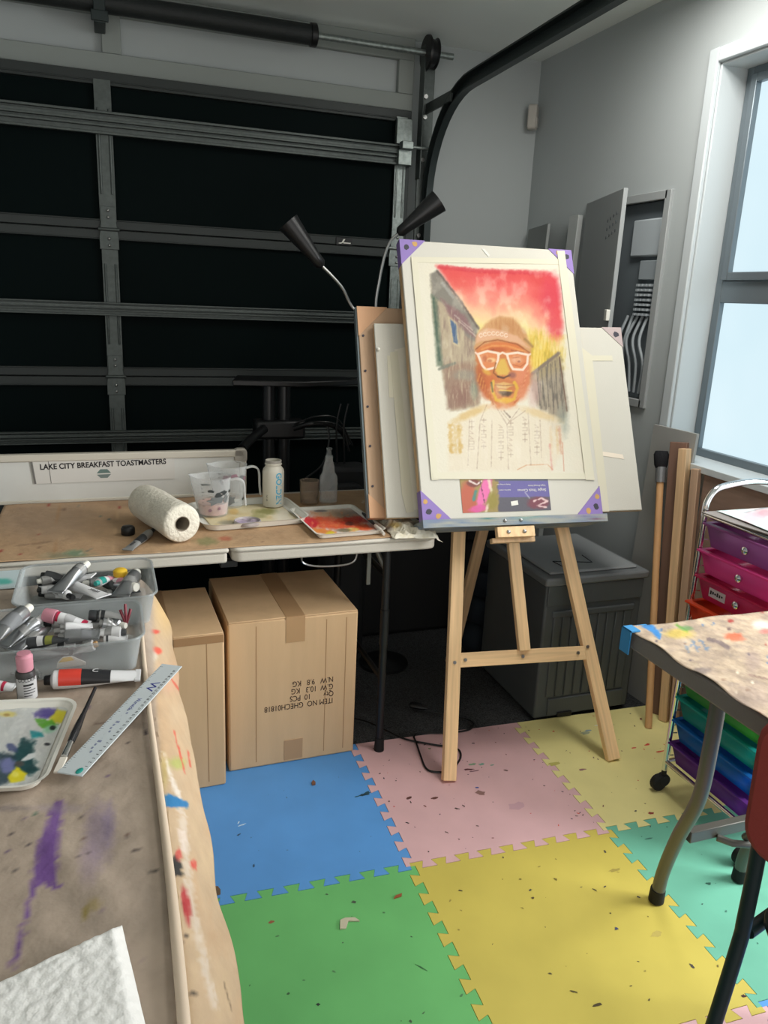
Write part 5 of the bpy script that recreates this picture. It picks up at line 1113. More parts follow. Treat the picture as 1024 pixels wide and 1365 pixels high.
# black cap and a grey tube beside it
g = G(168, 712, z=KZ); tag(B().lathe([(.019, 0), (.020, .003), (.020, .018), (.016, .024), (.008, .025)], 24, T(g.x + .006, g.y, KZ)).build('bottle_closure', blackp), 'black bottle cap on the kraft paper left of the towel roll', 'cap')

def paint_tube(label, cap, end, r, body=silver, capm=plastw, bands=(), group=None, capl=.16, capr=.55, word=None, flat=1.25, wordm=inkb, wrot=0, loc=.45):
    """squeezed metal or plastic paint tube from its cap to its folded end"""
    cap = V(cap); end = V(end)
    if group:                                                       # keep tray tubes inside their tray
        ylo, yhi = (.046, .242) if group == g1 else (-.168, -.026); xlo, xhi = (-.868, -.650) if group == g1 else (-.935, -.685)
        ya, yb = min(cap.y, end.y), max(cap.y, end.y); xa, xb = min(cap.x, end.x), max(cap.x, end.x)
        sy_ = (yhi - yb) if yb > yhi else ((ylo - ya) if ya < ylo else 0); sx_ = (xhi - xb) if xb > xhi else ((xlo - xa) if xa < xlo else 0)
        cap += V((sx_, sy_, 0)); end += V((sx_, sy_, 0))
        if sy_ < -.05: cap.z += .016; end.z += .016
    d = end - cap; Lt = d.length; z = d.normalized(); up = V((0, 0, 1)); y = (up - z * up.dot(z)).normalized(); x = y.cross(z); M = frame(cap, x, y, z)
    c = (cap + end) / 2; root = thing('paint_tube', label, 'paint tube', (c.x, c.y, min(cap.z, end.z) - r), 0, group)
    cl = Lt * capl; s0 = cl * 1.12; n = 20; secs = []
    def sec(t):
        zz = s0 + (Lt - s0) * t; f = max(0, (t - .25) / .75) ** 1.2
        return zz, r * (1 + (flat - 1) * f), r * (1 - .93 * f)
    b = B(); rings = []
    for t in (-.06, 0, .06, .2, .35, .5, .65, .8, .92, 1.0):
        if t < 0: zz, a, c_ = s0 - .04 * Lt, r * .45, r * .45
        elif t == 0: zz, a, c_ = s0, r * .97, r * .97
        else: zz, a, c_ = sec(t)
        rings.append([b.bm.verts.new(M @ V((a * math.cos(2 * PI * k / n), c_ * math.sin(2 * PI * k / n), zz))) for k in range(n)])
    for a, e in zip(rings, rings[1:]):
        for k in range(n): b.bm.faces.new((a[k], a[(k + 1) % n], e[(k + 1) % n], e[k]))
    b.bm.faces.new(rings[0]); b.bm.faces.new(rings[-1])
    bo = b.build('tube_body', body, root, smooth=50)
    b = B(); b.bb((-r * flat * 1.01, -r * .12, Lt - .008), (r * flat * 1.01, r * .12, Lt + .002), M); b.build('crimped_end', body, root, bevel=.0008)
    b = B(); b.lathe([(r * capr * .9, 0), (r * capr, cl * .1), (r * capr * 1.08, cl), (r * capr * .4, cl * 1.02)], 16, M); b.build('screw_cap', capm, root)
    for t0, t1, mt in bands:
        b = B(); rg = []
        for t in np.linspace(t0, t1, 5):
            zz, a, c_ = sec(t); rg.append([b.bm.verts.new(M @ V((a * 1.015 * math.cos(q), c_ * 1.03 * math.sin(q) + .0002, zz))) for q in np.linspace(-.25, PI + .25, 13)])
        for a, e in zip(rg, rg[1:]):
            for k in range(12): b.bm.faces.new((a[k], a[k + 1], e[k + 1], e[k]))
        b.build('label_band', mt, root, smooth=60)
    if word:
        zz, a, c_ = sec(loc); sz = r * .95
        f = frame(M @ V((0, c_ * 1.06 + .0006, zz)), z, -x, y) if wrot == 0 else frame(M @ V((0, c_ * 1.06 + .0006, zz)), -z, x, y)
        text('lettering', word, sz, f, wordm, root, depth=.0002, align='CENTER')
    return root
g1 = 'paint tubes in the rear clear tray'; g2 = 'paint tubes in the front clear tray'
paint_tube('flattened grey paint tube with dark print in front of the towel roll', G(205, 706, z=KZ + .012), G(170, 733, z=KZ + .008), .012, mat('grey tube', rgb(150, 150, 148), .4, .3), blackp, [(.3, .6, tubed)], word='GOLDEN', loc=.72)
# serving tray
tc_ = V((-.285, .842)); ty = .10
tray = thing('tray', 'white rounded plastic tray under the measuring cups and white bottle', 'tray', (tc_.x, tc_.y, KZ))
M = T(tc_.x, tc_.y, KZ, ty)
def rimmed(root, M, w, h, r, hgt, flare, wall, material, name='tray_body', n=6):
    b = B(); P = []
    for o_, z in ((-.0, 0), (flare, hgt), (flare + .006, hgt + .001), (flare + .006, hgt - .003), (flare - wall, hgt - .004), (-wall, wall)):
        ring = rrect(w + 2 * o_, h + 2 * o_, r + o_, n); P.append([b.bm.verts.new((p[0], p[1], z)) for p in ring])
    P = [P[0], P[1], P[2]] + [P[4], P[5]]
    m_ = len(P[0])
    for a, c in zip(P, P[1:]):
        for k in range(m_): b.bm.faces.new((a[k], a[(k + 1) % m_], c[(k + 1) % m_], c[k]))
    b.bm.faces.new(P[0][::-1]); b.bm.faces.new(P[-1])
    for v in list(b.bm.verts):
        if not v.link_faces: b.bm.verts.remove(v)
    return b.build(name, material, root, M=M, smooth=50)
rimmed(tray, M, .315, .262, .035, .020, .010, .003, plastw)
def tin(x, y):
    p = Paint(x, y, (220, 206, 168)); n = fbm(x * .1, y * .2, 71); p.mix((n - .42) * 2, (204, 180, 126)); p.blob(355, 682, 16, 4, (132, 132, 74), .8, .7, 0, .7); p.blob(345, 688, 10, 3, (150, 148, 96), .7, .7, 0, .6); p.blob(312, 682, 6, 4, (226, 190, 120), .8, .6, 0, .5); p.blob(305, 697, 12, 3, (150, 146, 130), .7, .8, 0, .6); p.blob(378, 690, 12, 16, (226, 220, 208), .7, 1, 0, .4); return p.out()
b = B(); b.grid(lambda u, v: M @ V((-.14 + .28 * u, -.095 + .21 * v, .0045 + .0006 * math.sin(u * 20))), 60, 40); tag(b.build('stained_paper', vcol, colors=cpx(tin), solid=.0006), 'yellowed paint-stained sheet lining the white tray', 'paper')
TY = KZ + .0062
# measuring cups
def cup(label, c, r0, r1, h, hang, paint, spots):
    root = thing('measuring_cup', label, 'measuring cup', (c.x, c.y, TY)); M = T(c.x, c.y, TY)
    b = B(); b.lathe([(r0 * .98, 0), (r0, .004), (r1, h), (r1 + .002, h + .001), (r1 - .0015, h - .001), (r0 - .002, .006), (.002, .005)], 40, M, caps=False)
    # spout pulled out at the rim
    for v in b.bm.verts:
        l = v.co - V((c.x, c.y, TY)); a = math.atan2(l.y, l.x); da = (a - (hang + PI) + PI) % (2 * PI) - PI
        f = max(0, 1 - abs(da) / .5) * max(0, (l.z / h - .75) / .25)
        if f > 0: v.co += V((math.cos(a), math.sin(a), .25)) * .018 * f
    b.build('cup_wall', cupm, root, smooth=50)
    ax = V((math.cos(hang), math.sin(hang), 0)); o = V((c.x, c.y, TY))
    P = [o + ax * (r1 - .004) + V((0, 0, h - .012)), o + ax * (r1 + .022) + V((0, 0, h - .008)), o + ax * (r1 + .040) + V((0, 0, h - .022)), o + ax * (r1 + .043) + V((0, 0, h * .5)), o + ax * (r1 + .046) + V((0, 0, h * .24))]
    sd = V((-ax.y, ax.x, 0)); b = B(); S_ = smoothpath(P, 6)
    rings = []
    for i, p in enumerate(S_):
        t = (S_[min(i + 1, len(S_) - 1)] - S_[max(i - 1, 0)]).normalized(); nn = t.cross(sd).normalized()
        rings.append([b.bm.verts.new(p + sd * a + nn * e) for a, e in ((-.009, -.003), (.009, -.003), (.009, .003), (-.009, .003))])
    for a, e in zip(rings, rings[1:]):
        for k in range(4): b.bm.faces.new((a[k], a[(k + 1) % 4], e[(k + 1) % 4], e[k]))
    b.bm.faces.new(rings[0]); b.bm.faces.new(rings[-1]); b.build('handle', cuph, root, bevel=.002)
    rr = lambda z: r0 + (r1 - r0) * z / h
    if paint:
        hp = h * .33; b = B(); b.lathe([(.001, .0062), (rr(.006) - .0028, .0062), (rr(hp) - .0026, hp), (.001, hp * .92)], 32, M, caps=False); b.build('paint_residue', mat('pink paint residue', rgb(206, 158, 146), .5, vary=.10, vscale=40), root)
    for a0, z0, da, dz, mt in spots:
        b = B(); m_ = 12; vs = []
        cc = b.bm.verts.new(o + V(((rr(z0) + .0012) * math.cos(a0), (rr(z0) + .0012) * math.sin(a0), z0)))
        for k in range(m_):
            q = 2 * PI * k / m_; f = random.uniform(.5, 1.2); a = a0 + da * f * math.cos(q); z = z0 + dz * f * math.sin(q); vs.append(b.bm.verts.new(o + V(((rr(z) + .0012) * math.cos(a), (rr(z) + .0012) * math.sin(a), z))))
        for k in range(m_): b.bm.faces.new((cc, vs[k], vs[(k + 1) % m_]))
        b.build('paint_smear', mt, root)
    b = B()
    for k in range(7):
        z = h * (.3 + .09 * k); w = .10 if k % 2 else .18
        b.grid(lambda u, v, z=z, w=w: o + V(((rr(z) + .0008) * math.cos(3.9 + u * w), (rr(z) + .0008) * math.sin(3.9 + u * w), z + v * .0016)), 3, 1)
    b.build('scale_marking', mat('grey scale print', rgb(96, 96, 96), .6), root)
smd = mat('dark grey paint smear', rgb(52, 56, 56), .6); smg = mat('grey paint smear', rgb(112, 116, 116), .7); smm = mat('mauve paint smear', rgb(140, 108, 118), .6)
cup('clear measuring cup with pink paint in the bottom, in front of the other cup', V((-.392, .862, 0)), .046, .058, .126, -.2, True, [(4.9, .075, .28, .010, smd), (5.3, .082, .22, .008, smd), (4.5, .09, .2, .006, smd), (4.75, .056, .5, .016, smg), (5.5, .06, .2, .014, smg), (4.2, .11, .3, .004, smg), (5.0, .03, .1, .006, smm), (4.4, .026, .12, .006, smm), (5.9, .08, .3, .006, smd)])
cup('clear measuring cup smeared with mauve and grey paint, behind the pink one', V((-.325, .962, 0)), .045, .058, .140, -.05, False, [(4.4, .105, .4, .012, smm), (4.9, .11, .3, .012, smm), (5.4, .106, .3, .010, smg), (4.1, .09, .2, .01, smd), (5.7, .1, .2, .01, smm), (4.7, .03, .3, .02, smg), (6.0, .03, .4, .008, smd)])
# white bottle with vertical lettering
gb = thing('paint_jar', 'open white plastic jar with blue lettering standing at the tray corner', 'jar', (-.182, .932, TY)); M = T(-.182, .932, TY)
B().lathe([(.030, 0), (.0345, .003), (.036, .010), (.036, .118), (.034, .128), (.027, .137), (.026, .140), (.026, .143), (.0285, .144), (.0285, .147), (.026, .148), (.0265, .158), (.0235, .158), (.0235, .142), (.030, .13), (.032, .012)], 40, M, caps=False).build('jar_body', mat('milky plastic', rgb(222, 218, 204), .4, transl=.25), gb, smooth=35)
B().lathe([(.0268, .150), (.0272, .1575), (.0262, .1585), (.0258, .150)], 30, M, caps=False).build('dried_rim', mat('dark dried rim', rgb(150, 146, 138), .6), gb)
def wrap(name, body, size, r, o, a0, z0, material, parent, down=True):
    cu = text(name, body, size, Matrix.Identity(4), material, None, depth=.0001, align='CENTER', sx=.92, bold=.0006 if size > .01 else 0)
    Wi = W(parent).inverted()
    for v in cu.data.vertices:
        u, w = v.co.x, v.co.y
        # reading downwards: text x -> -z, text y -> +angle
        a = a0 + w / r; p = V((o[0] + (r + v.co.z + .0004) * math.cos(a), o[1] + (r + v.co.z + .0004) * math.sin(a), z0 - u)); v.co = Wi @ p
    cu.parent = parent; return cu
ang = math.atan2(CAM.y - .932, CAM.x + .182)
wrap('lettering', 'GOLDEN', .029, .036, (-.182, .932, 0), ang + .52, TY + .066, skyb, gb)
wrap('small_print', 'GAC 200', .006, .036, (-.182, .932, 0), ang - .62, TY + .034, inkb, gb)
# lid with paint
lx = G(330, 698, z=TY); lid = thing('jar_lid', 'paint-smeared jar lid lying on the front of the white tray', 'lid', (lx.x, lx.y, TY)); M = T(lx.x, lx.y, TY)
B().lathe([(.040, 0), (.042, .002), (.042, .010), (.0395, .012), (.037, .006), (.001, .005)], 36, M, caps=False).build('lid_rim', mat('grey smeared lid', rgb(168, 160, 158), .45, vary=.15, vscale=40), lid)
def lidp(x, y):
    p = Paint(x, y, (190, 172, 190)); n = fbm(x * .3, y * .5, 91); p.mix((n - .42) * 3, (104, 98, 104)); p.mix((.42 - n) * 3, (222, 206, 214)); p.blob(322, 697, 7, 3, (180, 158, 194), .7, .8); return p.out()
b = B(); b.lathe([(.0005, .0062)] + [(.037 * k / 10, .0062) for k in range(1, 11)], 40, M, caps=False); b.build('paint_film', vgloss, lid, colors=cpx(lidp))
# glass tumbler and bottle
tg = tag(B().lathe([(.030, 0), (.031, .003), (.034, .082), (.0325, .082), (.0295, .006), (.001, .005)], 32, T(-.048, .965, KZ), caps=False).build('tumbler', mat('smeared glass', rgb(150, 134, 116), .3, clear=.72, vary=.25, vscale=60), smooth=50), 'short paint-smeared tumbler beside the tall clear bottle', 'tumbler')
bt_ = thing('bottle', 'tall clear spray bottle with narrow neck behind the orange palette', 'bottle', (.020, .965, KZ)); M = T(.020, .965, KZ)
B().lathe([(.030, 0), (.032, .004), (.032, .085), (.030, .095), (.022, .108), (.019, .130), (.014, .150), (.0125, .165), (.011, .165), (.012, .150), (.017, .130), (.020, .108), (.028, .094), (.030, .084), (.030, .006), (.001, .005)], 32, M, caps=False).build('bottle_body', clearer, bt_, smooth=50)
B().lathe([(.014, .158), (.014, .166), (.009, .170), (.007, .186), (.010, .188), (.010, .194), (.004, .196)], 18, M).build('neck_ring', clearp, bt_)
# palette with orange paint, palette knife, crumpled paper
pq = [V((-.138, .545, KZ)), V((.082, .566, KZ)), V((.086, .868, KZ)), V((-.122, .862, KZ))]
pc2 = sum(pq, V((0, 0, 0))) / 4; pal = thing('palette', 'square white palette smeared with orange and red paint at the table edge', 'palette', (pc2.x, pc2.y, KZ), .06); M = W(pal)
rimmed(pal, M, .205, .292, .012, .014, .006, .003, plastw, 'palette_tray')
def orp(x, y):
    p = Paint(x, y, (226, 214, 206)); n = fbm(x * .09, y * .22, 95); n2 = fbm(x * .25, y * .3, 96)
    p.blob(420, 694, 22, 9, (224, 180, 186), .9, .6, 0, .5); p.blob(450, 686, 36, 6, (222, 176, 130), .8, .8, 0, .5); p.blob(475, 686, 28, 6, (140, 128, 122), .7, .9, 0, .5)
    p.blob(440, 697, 42, 8, (226, 92, 56), .95, .5, 3, .6); p.blob(412, 696, 14, 6, (206, 50, 62), .95, .5, 10, .6); p.blob(470, 694, 26, 5, (206, 70, 52), .9, .6, -4, .7); p.blob(490, 692, 12, 4, (190, 52, 58), .9, .6, 0, .6); p.blob(485, 703, 14, 4, (228, 92, 50), .95, .6, 0, .5); p.blob(430, 708, 16, 3, (232, 134, 60), .9, .6, 6, .6); p.blob(440, 711, 6, 3, (230, 208, 60), .95, .5, 0, .4); p.blob(470, 706, 8, 2.6, (232, 200, 110), .9, .6, 0, .5); p.blob(459, 707, 10, 2.5, (122, 112, 84), .8, .6, 0, .6); p.blob(466, 698, 6, 2.5, (120, 70, 60), .8, .6, 0, .6); p.mix(np.clip((n2 - .52) * 3, 0, .5), (238, 150, 96)); p.blob(428, 681, 8, 1.5, (90, 84, 90), .8, .6, 0, .6); p.blob(495, 697, 5, 6, (222, 190, 196), .7, .8)
    return p.out()
b = B(); b.grid(lambda u, v: M @ V((-.100 + .2 * u, -.143 + .286 * v, .0042 + .0028 * float(fbm(np.array([u * 9]), np.array([v * 7]), 3)[0]))), 110, 110); b.build('paint_layer', vgloss, pal, colors=cpx(orp))
kn = thing('palette_knife', 'palette knife leaning on the right rim of the orange palette', 'palette knife', (.11, .66, KZ))
a, c_ = G(489, 689, z=KZ + .022), G(512, 712, z=KZ + .006); mid = a.lerp(c_, .35)
beamk = B(); beamk.tube([c_.lerp(a, .0), c_.lerp(a, .25), c_.lerp(a, .5)], .006, 10, rf=lambda t: .8 + .4 * math.sin(t * PI)); beamk.build('handle', mat('pale knife handle', rgb(206, 200, 190), .4), kn)
b = B(); dd = (a - c_).normalized(); sd = dd.cross(V((0, 0, 1))).normalized(); up = sd.cross(dd); b.prism([(-.004, 0), (.004, 0), (.008, .05), (.006, .10), (0, .112), (-.006, .10), (-.008, .05)], -.0008, .0008, frame(c_.lerp(a, .5), sd, dd, up)); b.build('blade', mat('dark smeared steel', rgb(84, 82, 80), .35, .6), kn)
b = B()
def crum(u, v):
    x = .100 + .150 * u + .02 * v; y = .505 + .19 * v - .02 * u
    n = float(fbm(np.array([u * 5 + 3]), np.array([v * 5 + 1]), 44)[0]); n2 = float(fbm(np.array([u * 13 + 3]), np.array([v * 12 + 1]), 47)[0])
    e = min(u, 1 - u, v, 1 - v); z = KZ + .002 + min(1, e * 5) * (.075 * max(0, n - .22) + .03 * abs(n2 - .45))
    z = KZ + .002 + (z - KZ - .002) * (1 - .75 * max(0, min(1, (u - .4) / .3)))
    if u > .85 and v < .4: z -= (u - .85) * .10 * (1 - v * 2)
    z = min(z, .772 + .008 * (n2 - .45))
    return V((x + .012 * (n2 - .45), y + .012 * (n - .45), z))
b.grid(crum, 54, 54)
def crc(x, y):
    p = Paint(x, y, (220, 214, 196)); n = fbm(x * .2, y * .3, 33); p.mix((n - .45) * 2, (200, 190, 160)); p.blob(526, 700, 8, 4, (214, 180, 90), .6, .8, 0, .6); p.blob(520, 705, 5, 3, (170, 160, 150), .7, .8, 0, .6); p.blob(540, 693, 5, 2, (200, 160, 110), .5, .8, 0, .5); return p.out()
tag(b.build('crumpled_paper', vcol, colors=cpx(crc), solid=.0006, smooth=28), 'crumpled stained paper towel at the right end of the trestle table', 'paper towel')

# ================================================================== THINGS ON THE LEFT TABLE
PZ = TZ + .0075
def clear_tray(label, x0, x1, y0, y1, h):
    root = thing('storage_tray', label, 'storage tray', ((x0 + x1) / 2, (y0 + y1) / 2, PZ)); M = W(root)
    w, d = x1 - x0, y1 - y0
    rimmed(root, M, w - .03, d - .03, .02, h, .013, .002, clearp, 'tray_body')
    b = B(); ring = [V((p[0], p[1], h)) for p in rrect(w + .002, d + .002, .034, 6)]; ring.append(ring[0]); b.tube(ring, .0028, 6, caps=False); b.build('rim', clearp, root, M=M)
    return root
clear_tray('clear plastic tray of silver tubes, the rear one touching the trestle table', -.900, -.618, .018, .272, .068)
clear_tray('clear plastic tray packed with paint tubes, the front one behind the pink-capped bottle', -.965, -.655, -.198, .004, .068)
def g_(px, py, z): return G(px, py, z=z)
grt = mat('grey tube', None); dkt = mat('charcoal tube', rgb(70, 72, 74), .4, .3); lens = mat('tube window tint', rgb(120, 122, 124), .4)
z1 = PZ + .030; z2 = PZ + .055
paint_tube('large silver tube lying diagonally across the rear clear tray', g_(118, 748, z2 + .004), g_(76, 785, z1), .0155, silver, plastw, [(.05, .2, grt)], g1)
paint_tube('white tube printed in black capitals at the middle of the rear tray', g_(76, 778, z1), g_(124, 767, z2), .013, tubew, blackp, [(.2, .28, bluei)], g1, word='GOLDEN', loc=.72)
paint_tube('crumpled white tube with slanted capitals at the front of the rear tray', g_(84, 776, z1 + .006), g_(138, 795, z2 - .012), .012, tubew, bluei, [], g1, word='GOLDEN', loc=.7, flat=1.6)
paint_tube('big silver tube with a white cap at the right end of the rear tray', g_(203, 752, z1 + .016), g_(182, 783, z1), .017, silver, plastw, [(.3, .5, grt)], g1)
paint_tube('silver tube with white hexagonal cap facing out in the rear tray', g_(182, 783, z1 + .006), g_(146, 778, z1 - .006), .013, silver, plastw, [], g1, capr=.8)
paint_tube('dark charcoal tube curled beside the yellow cap in the rear tray', g_(138, 772, z1), g_(160, 782, z1 - .006), .015, dkt, blackp, [], g1)
paint_tube('grey tube with dark lettering at the left of the rear tray', g_(24, 780, z1), g_(68, 778, z1 - .004), .011, grt, blackp, [(.3, .55, tubed), (.62, .8, tubed)], g1)
paint_tube('dark grey tube lying above the left tubes in the rear tray', g_(27, 775, z1 + .016), g_(72, 772, z1 + .012), .010, dkt, blackp, [(.2, .5, grt)], g1)
paint_tube('small grey tube near the back rim of the rear tray', g_(52, 764, z1), g_(84, 758, z1), .010, grt, plastw, [(.4, .75, tubew)], g1)
paint_tube('black tube behind the large silver one in the rear tray', g_(60, 752, z1 + .008), g_(92, 756, z1), .012, dkt, blackp, [], g1)
paint_tube('pale tube with two small black caps at the tray corner', g_(22, 789, z1), g_(56, 787, z1 - .006), .009, tubew, blackp, [], g1)
paint_tube('tube with green label band behind the curled charcoal one', g_(128, 766, z1), g_(150, 757, z1 - .008), .010, tubew, tealp, [(.0, .3, tealp), (.5, .8, pinkp)], g1)
g = g_(160, 762, z1); tag(B().lathe([(.013, 0), (.016, .002), (.016, .014), (.012, .018), (.004, .019)], 20, T(g.x, min(g.y, .235), PZ + .040)).build('bottle_closure', yelp), 'round yellow cap among the tubes in the rear clear tray', 'cap')
paint_tube('largest silver tube resting on the left of the front tray', g_(45, 800, z2 + .012), g_(-8, 842, z2), .016, silver, plastw, [(.25, .6, lens)], g2)
paint_tube('silver tube with a pink and white cap under the largest silver one', g_(58, 820, z2 + .004), g_(4, 858, z1), .014, silver, tubew, [(.3, .5, grt)], g2)
paint_tube('white tube with a fat dull pink cap in the front tray', g_(60, 811, z2 + .01), g_(117, 824, z2 - .006), .012, tubew, pinkp, [(.0, .09, crim), (.82, .98, crim), (.3, .6, mat('grey small print', rgb(176, 176, 176), .5))], g2, capl=.27, capr=1.15)
paint_tube('grey tube with black cap ring behind the maroon-smeared wrapper', g_(120, 817, z2), g_(168, 820, z2 - .008), .012, grt, dkt, [(.0, .06, tubed), (.12, .26, tubed)], g2, capl=.22, capr=.9)
paint_tube('thin white tube lying across the middle of the front tray', g_(80, 836, z2 + .004), g_(122, 834, z2), .009, tubew, grt, [], g2)
paint_tube('silver ridged tube right of the thin white tube', g_(132, 830, z2), g_(160, 834, z2 - .01), .012, silver, grt, [(.2, .3, grt), (.45, .55, grt), (.7, .8, grt)], g2)
paint_tube('long dark tube with olive label band at the front tray rim', g_(26, 860, z1), g_(92, 850, z1 + .014), .012, dkt, blackp, [(.25, .4, tubew), (.45, .62, mat('olive label', rgb(130, 134, 60), .5))], g2)
paint_tube('translucent grey tube in the middle front of the front tray', g_(78, 850, z1 + .012), g_(132, 845, z2 - .01), .014, mat('smoky tube', rgb(120, 122, 122), .3, .2), grt, [(.5, .8, lens)], g2, flat=1.5)
paint_tube('pale tube lying against the right end of the front tray', g_(178, 842, z1 + .01), g_(134, 842, z1 + .012), .012, tubew, dkt, [(.3, .55, grt)], g2)
paint_tube('white tube at the front right corner of the front tray', g_(140, 852, z1), g_(176, 850, z1), .011, tubew, grt, [(.1, .2, dkt)], g2)
paint_tube('silver tube pressed against the front wall of the front tray', g_(30, 874, PZ + .02), g_(90, 868, PZ + .018), .012, silver, plastw, [], g2)
paint_tube('tube with an ochre tip seen through the front wall of the tray', g_(130, 858, PZ + .03), g_(100, 868, PZ + .016), .011, tubew, mat('ochre cap', rgb(196, 150, 96), .5), [], g2)

for lab_, c0, c1, z0_, r_, bm_, cm_, bd_, gr_, wd_ in (
 ('white tube under the slanted-capitals one in the rear tray', (100, 786), (62, 770), z1 - .012, .011, tubew, blackp, [(.2, .35, grt)], g1, None),
 ('silver tube along the back wall of the rear tray', (112, 757), (164, 752), z1 - .012, .011, silver, plastw, [(.3, .5, grt)], g1, None),
 ('pale pink-banded tube behind the yellow cap in the rear tray', (186, 757), (146, 750), z1 - .008, .010, tubew, grt, [(.25, .5, pinkp)], g1, None),
 ('grey tube along the front wall of the rear tray', (52, 792), (108, 795), z1 - .016, .011, grt, blackp, [(.3, .6, tubew)], g1, None),
 ('smoky tube by the front right corner of the rear tray', (150, 790), (192, 786), z1 - .014, .011, dkt, grt, [(.3, .6, tubew)], g1, None),
 ('slim silver tube parallel to the silver ones at the left of the front tray', (66, 832), (20, 862), z1 + .006, .011, silver, grt, [(.25, .5, grt)], g2, None),
 ('white tube with black capitals below the thin white tube in the front tray', (72, 842), (124, 838), z1 + .014, .011, tubew, grt, [], g2, 'GOLDEN'),
 ('grey tube lying along the back wall of the front tray', (66, 802), (134, 806), z1, .011, grt, blackp, [(.2, .5, tubew)], g2, None),
 ('silver tube at the right of the back wall of the front tray', (182, 812), (144, 806), z1, .011, silver, plastw, [(.3, .5, grt)], g2, None),
 ('pale tube deep under the olive-banded one in the front tray', (110, 858), (56, 862), PZ + .016, .011, tubew, grt, [(.3, .5, dkt)], g2, None)):
    paint_tube(lab_, g_(*c0, z0_), g_(*c1, z0_ - .004), r_, bm_, cm_, bd_, gr_, word=wd_, loc=.6)
g = g_(168, 826, z2); b = B()
for dx, dz, tlt in ((-.010, .018, -.4), (0, .030, .05), (.010, .018, .4)): b.tube([(g.x, g.y, z2 - .01), (g.x + dx * .6, g.y + .004, z2 - .002 + dz * .5), (g.x + dx, g.y + .010, z2 + dz)], .0032, 6)
tag(b.build('wrapper', mat('dried maroon paint', rgb(116, 34, 46), .5)), 'maroon paint-crusted forked scrap standing among the tubes in the front tray', 'scrap')
# colourful card behind the trays at the left edge
g = g_(12, 765, PZ); b = B(); b.bb((g.x - .05, g.y - .10, PZ - .002), (g.x + .035, g.y + .02, PZ + .002))
def cc_(x, y):
    p = Paint(x, y, (196, 212, 214)); p.blob(20, 752, 16, 4, (90, 160, 200), .9, .7, 0, .5); p.blob(4, 775, 12, 4, (80, 176, 160), .9, .7, 0, .5); p.blob(6, 758, 6, 2, (216, 190, 150), .8, .7); return p.out()
bmesh.ops.subdivide_edges(b.bm, edges=list(b.bm.edges), cuts=14, use_grid_fill=True); tag(b.build('printed_card', vcol, colors=cpx(cc_)), 'pale blue printed card left of the rear clear tray', 'card')
# small bottle with a pink cap
c_ = V((-.855, -.245, PZ)); sbt = thing('paint_bottle', 'small upright bottle with a dusty pink cap behind the paint palette', 'bottle', c_); M = T(*c_)
B().lathe([(.015, 0), (.0165, .002), (.0165, .048), (.0150, .053), (.011, .055)], 28, M).build('bottle_body', mat('dark bottle', rgb(58, 56, 56), .4), sbt)
ag = math.atan2(CAM.y - c_.y, CAM.x - c_.x); b = B(); b.grid(lambda u, v: c_ + V((.0168 * math.cos(ag - 1.15 + 2.5 * u), .0168 * math.sin(ag - 1.15 + 2.5 * u), .003 + .040 * v)), 20, 2); bl = b.build('label', mat('silver label', rgb(182, 182, 182), .5), sbt)
B().lathe([(.0125, .054), (.0135, .056), (.0140, .080), (.011, .083), (.0115, .086), (.004, .0865)], 24, M).build('cap', pinkp, sbt)
cu = text('lettering', 'GOLDEN', .010, Matrix.Identity(4), inkb, None, depth=.0001, align='CENTER', sx=.8)
for v in cu.data.vertices:
    u, w = v.co.x, v.co.y; a = ag + .1 + u / .0172; v.co = c_ + V((.0172 * math.cos(a), .0172 * math.sin(a), .041 + w)) - c_
cu.parent = sbt
b = B()
for z, w in ((.030, 1.0), (.026, .7), (.021, 1.2), (.016, 1.1), (.011, .8)): b.grid(lambda u, v, z=z, w=w: c_ + V((.0171 * math.cos(ag - .3 + w * u), .0171 * math.sin(ag - .3 + w * u), z + (.0035 if z > .027 else .0015) * v)), 8, 1)
b.build('print_line', inkb, bl)
# tubes on the table
paint_tube('white tube with a wide red band and black band, capped in black, before the trays', G(59, 907, z=PZ + .014), G(186, 900, z=PZ + .010), .0175, tubew, blackp, [(.06, .32, redp), (.32, .66, mat('black label band', rgb(36, 36, 38), .4))], None, capl=.09, capr=.5, flat=1.2, word='C', wordm=tubew, loc=.48)
g = G(92, 893, z=PZ + .012); b = B(); b.prism([(-.022, 0), (.028, 0), (.030, .006), (.006, .020), (-.010, .020), (-.020, .012)], 0, .004, frame((g.x, g.y + .012, PZ + .012), (1, 0, 0), V((0, .35, .94)), V((0, -.94, .35)))); yt = b.build('hang_tag', mat('tag white', rgb(216, 212, 200), .5), None, bevel=.001); tag(yt, 'white hang tag with a yellow top behind the red-banded tube', 'tag')
b = B(); b.prism([(-.018, .010), (.010, .012), (.004, .0185), (-.010, .0185)], .004, .0046, frame((g.x, g.y + .012, PZ + .012), (1, 0, 0), V((0, .35, .94)), V((0, -.94, .35)))); b.build('yellow_panel', yelp, yt)
paint_tube('short white tube with a crimson mark at the left photo edge', G(-14, 915, z=PZ + .010), G(19, 916, z=PZ + .009), .011, tubew, grt, [(.45, .6, crim)], None)
paint_tube('grey tube lying half hidden between the pink-capped bottle and the red-banded tube', G(54, 900, z=PZ + .009), G(20, 895, z=PZ + .009), .010, grt, grt, [], None)
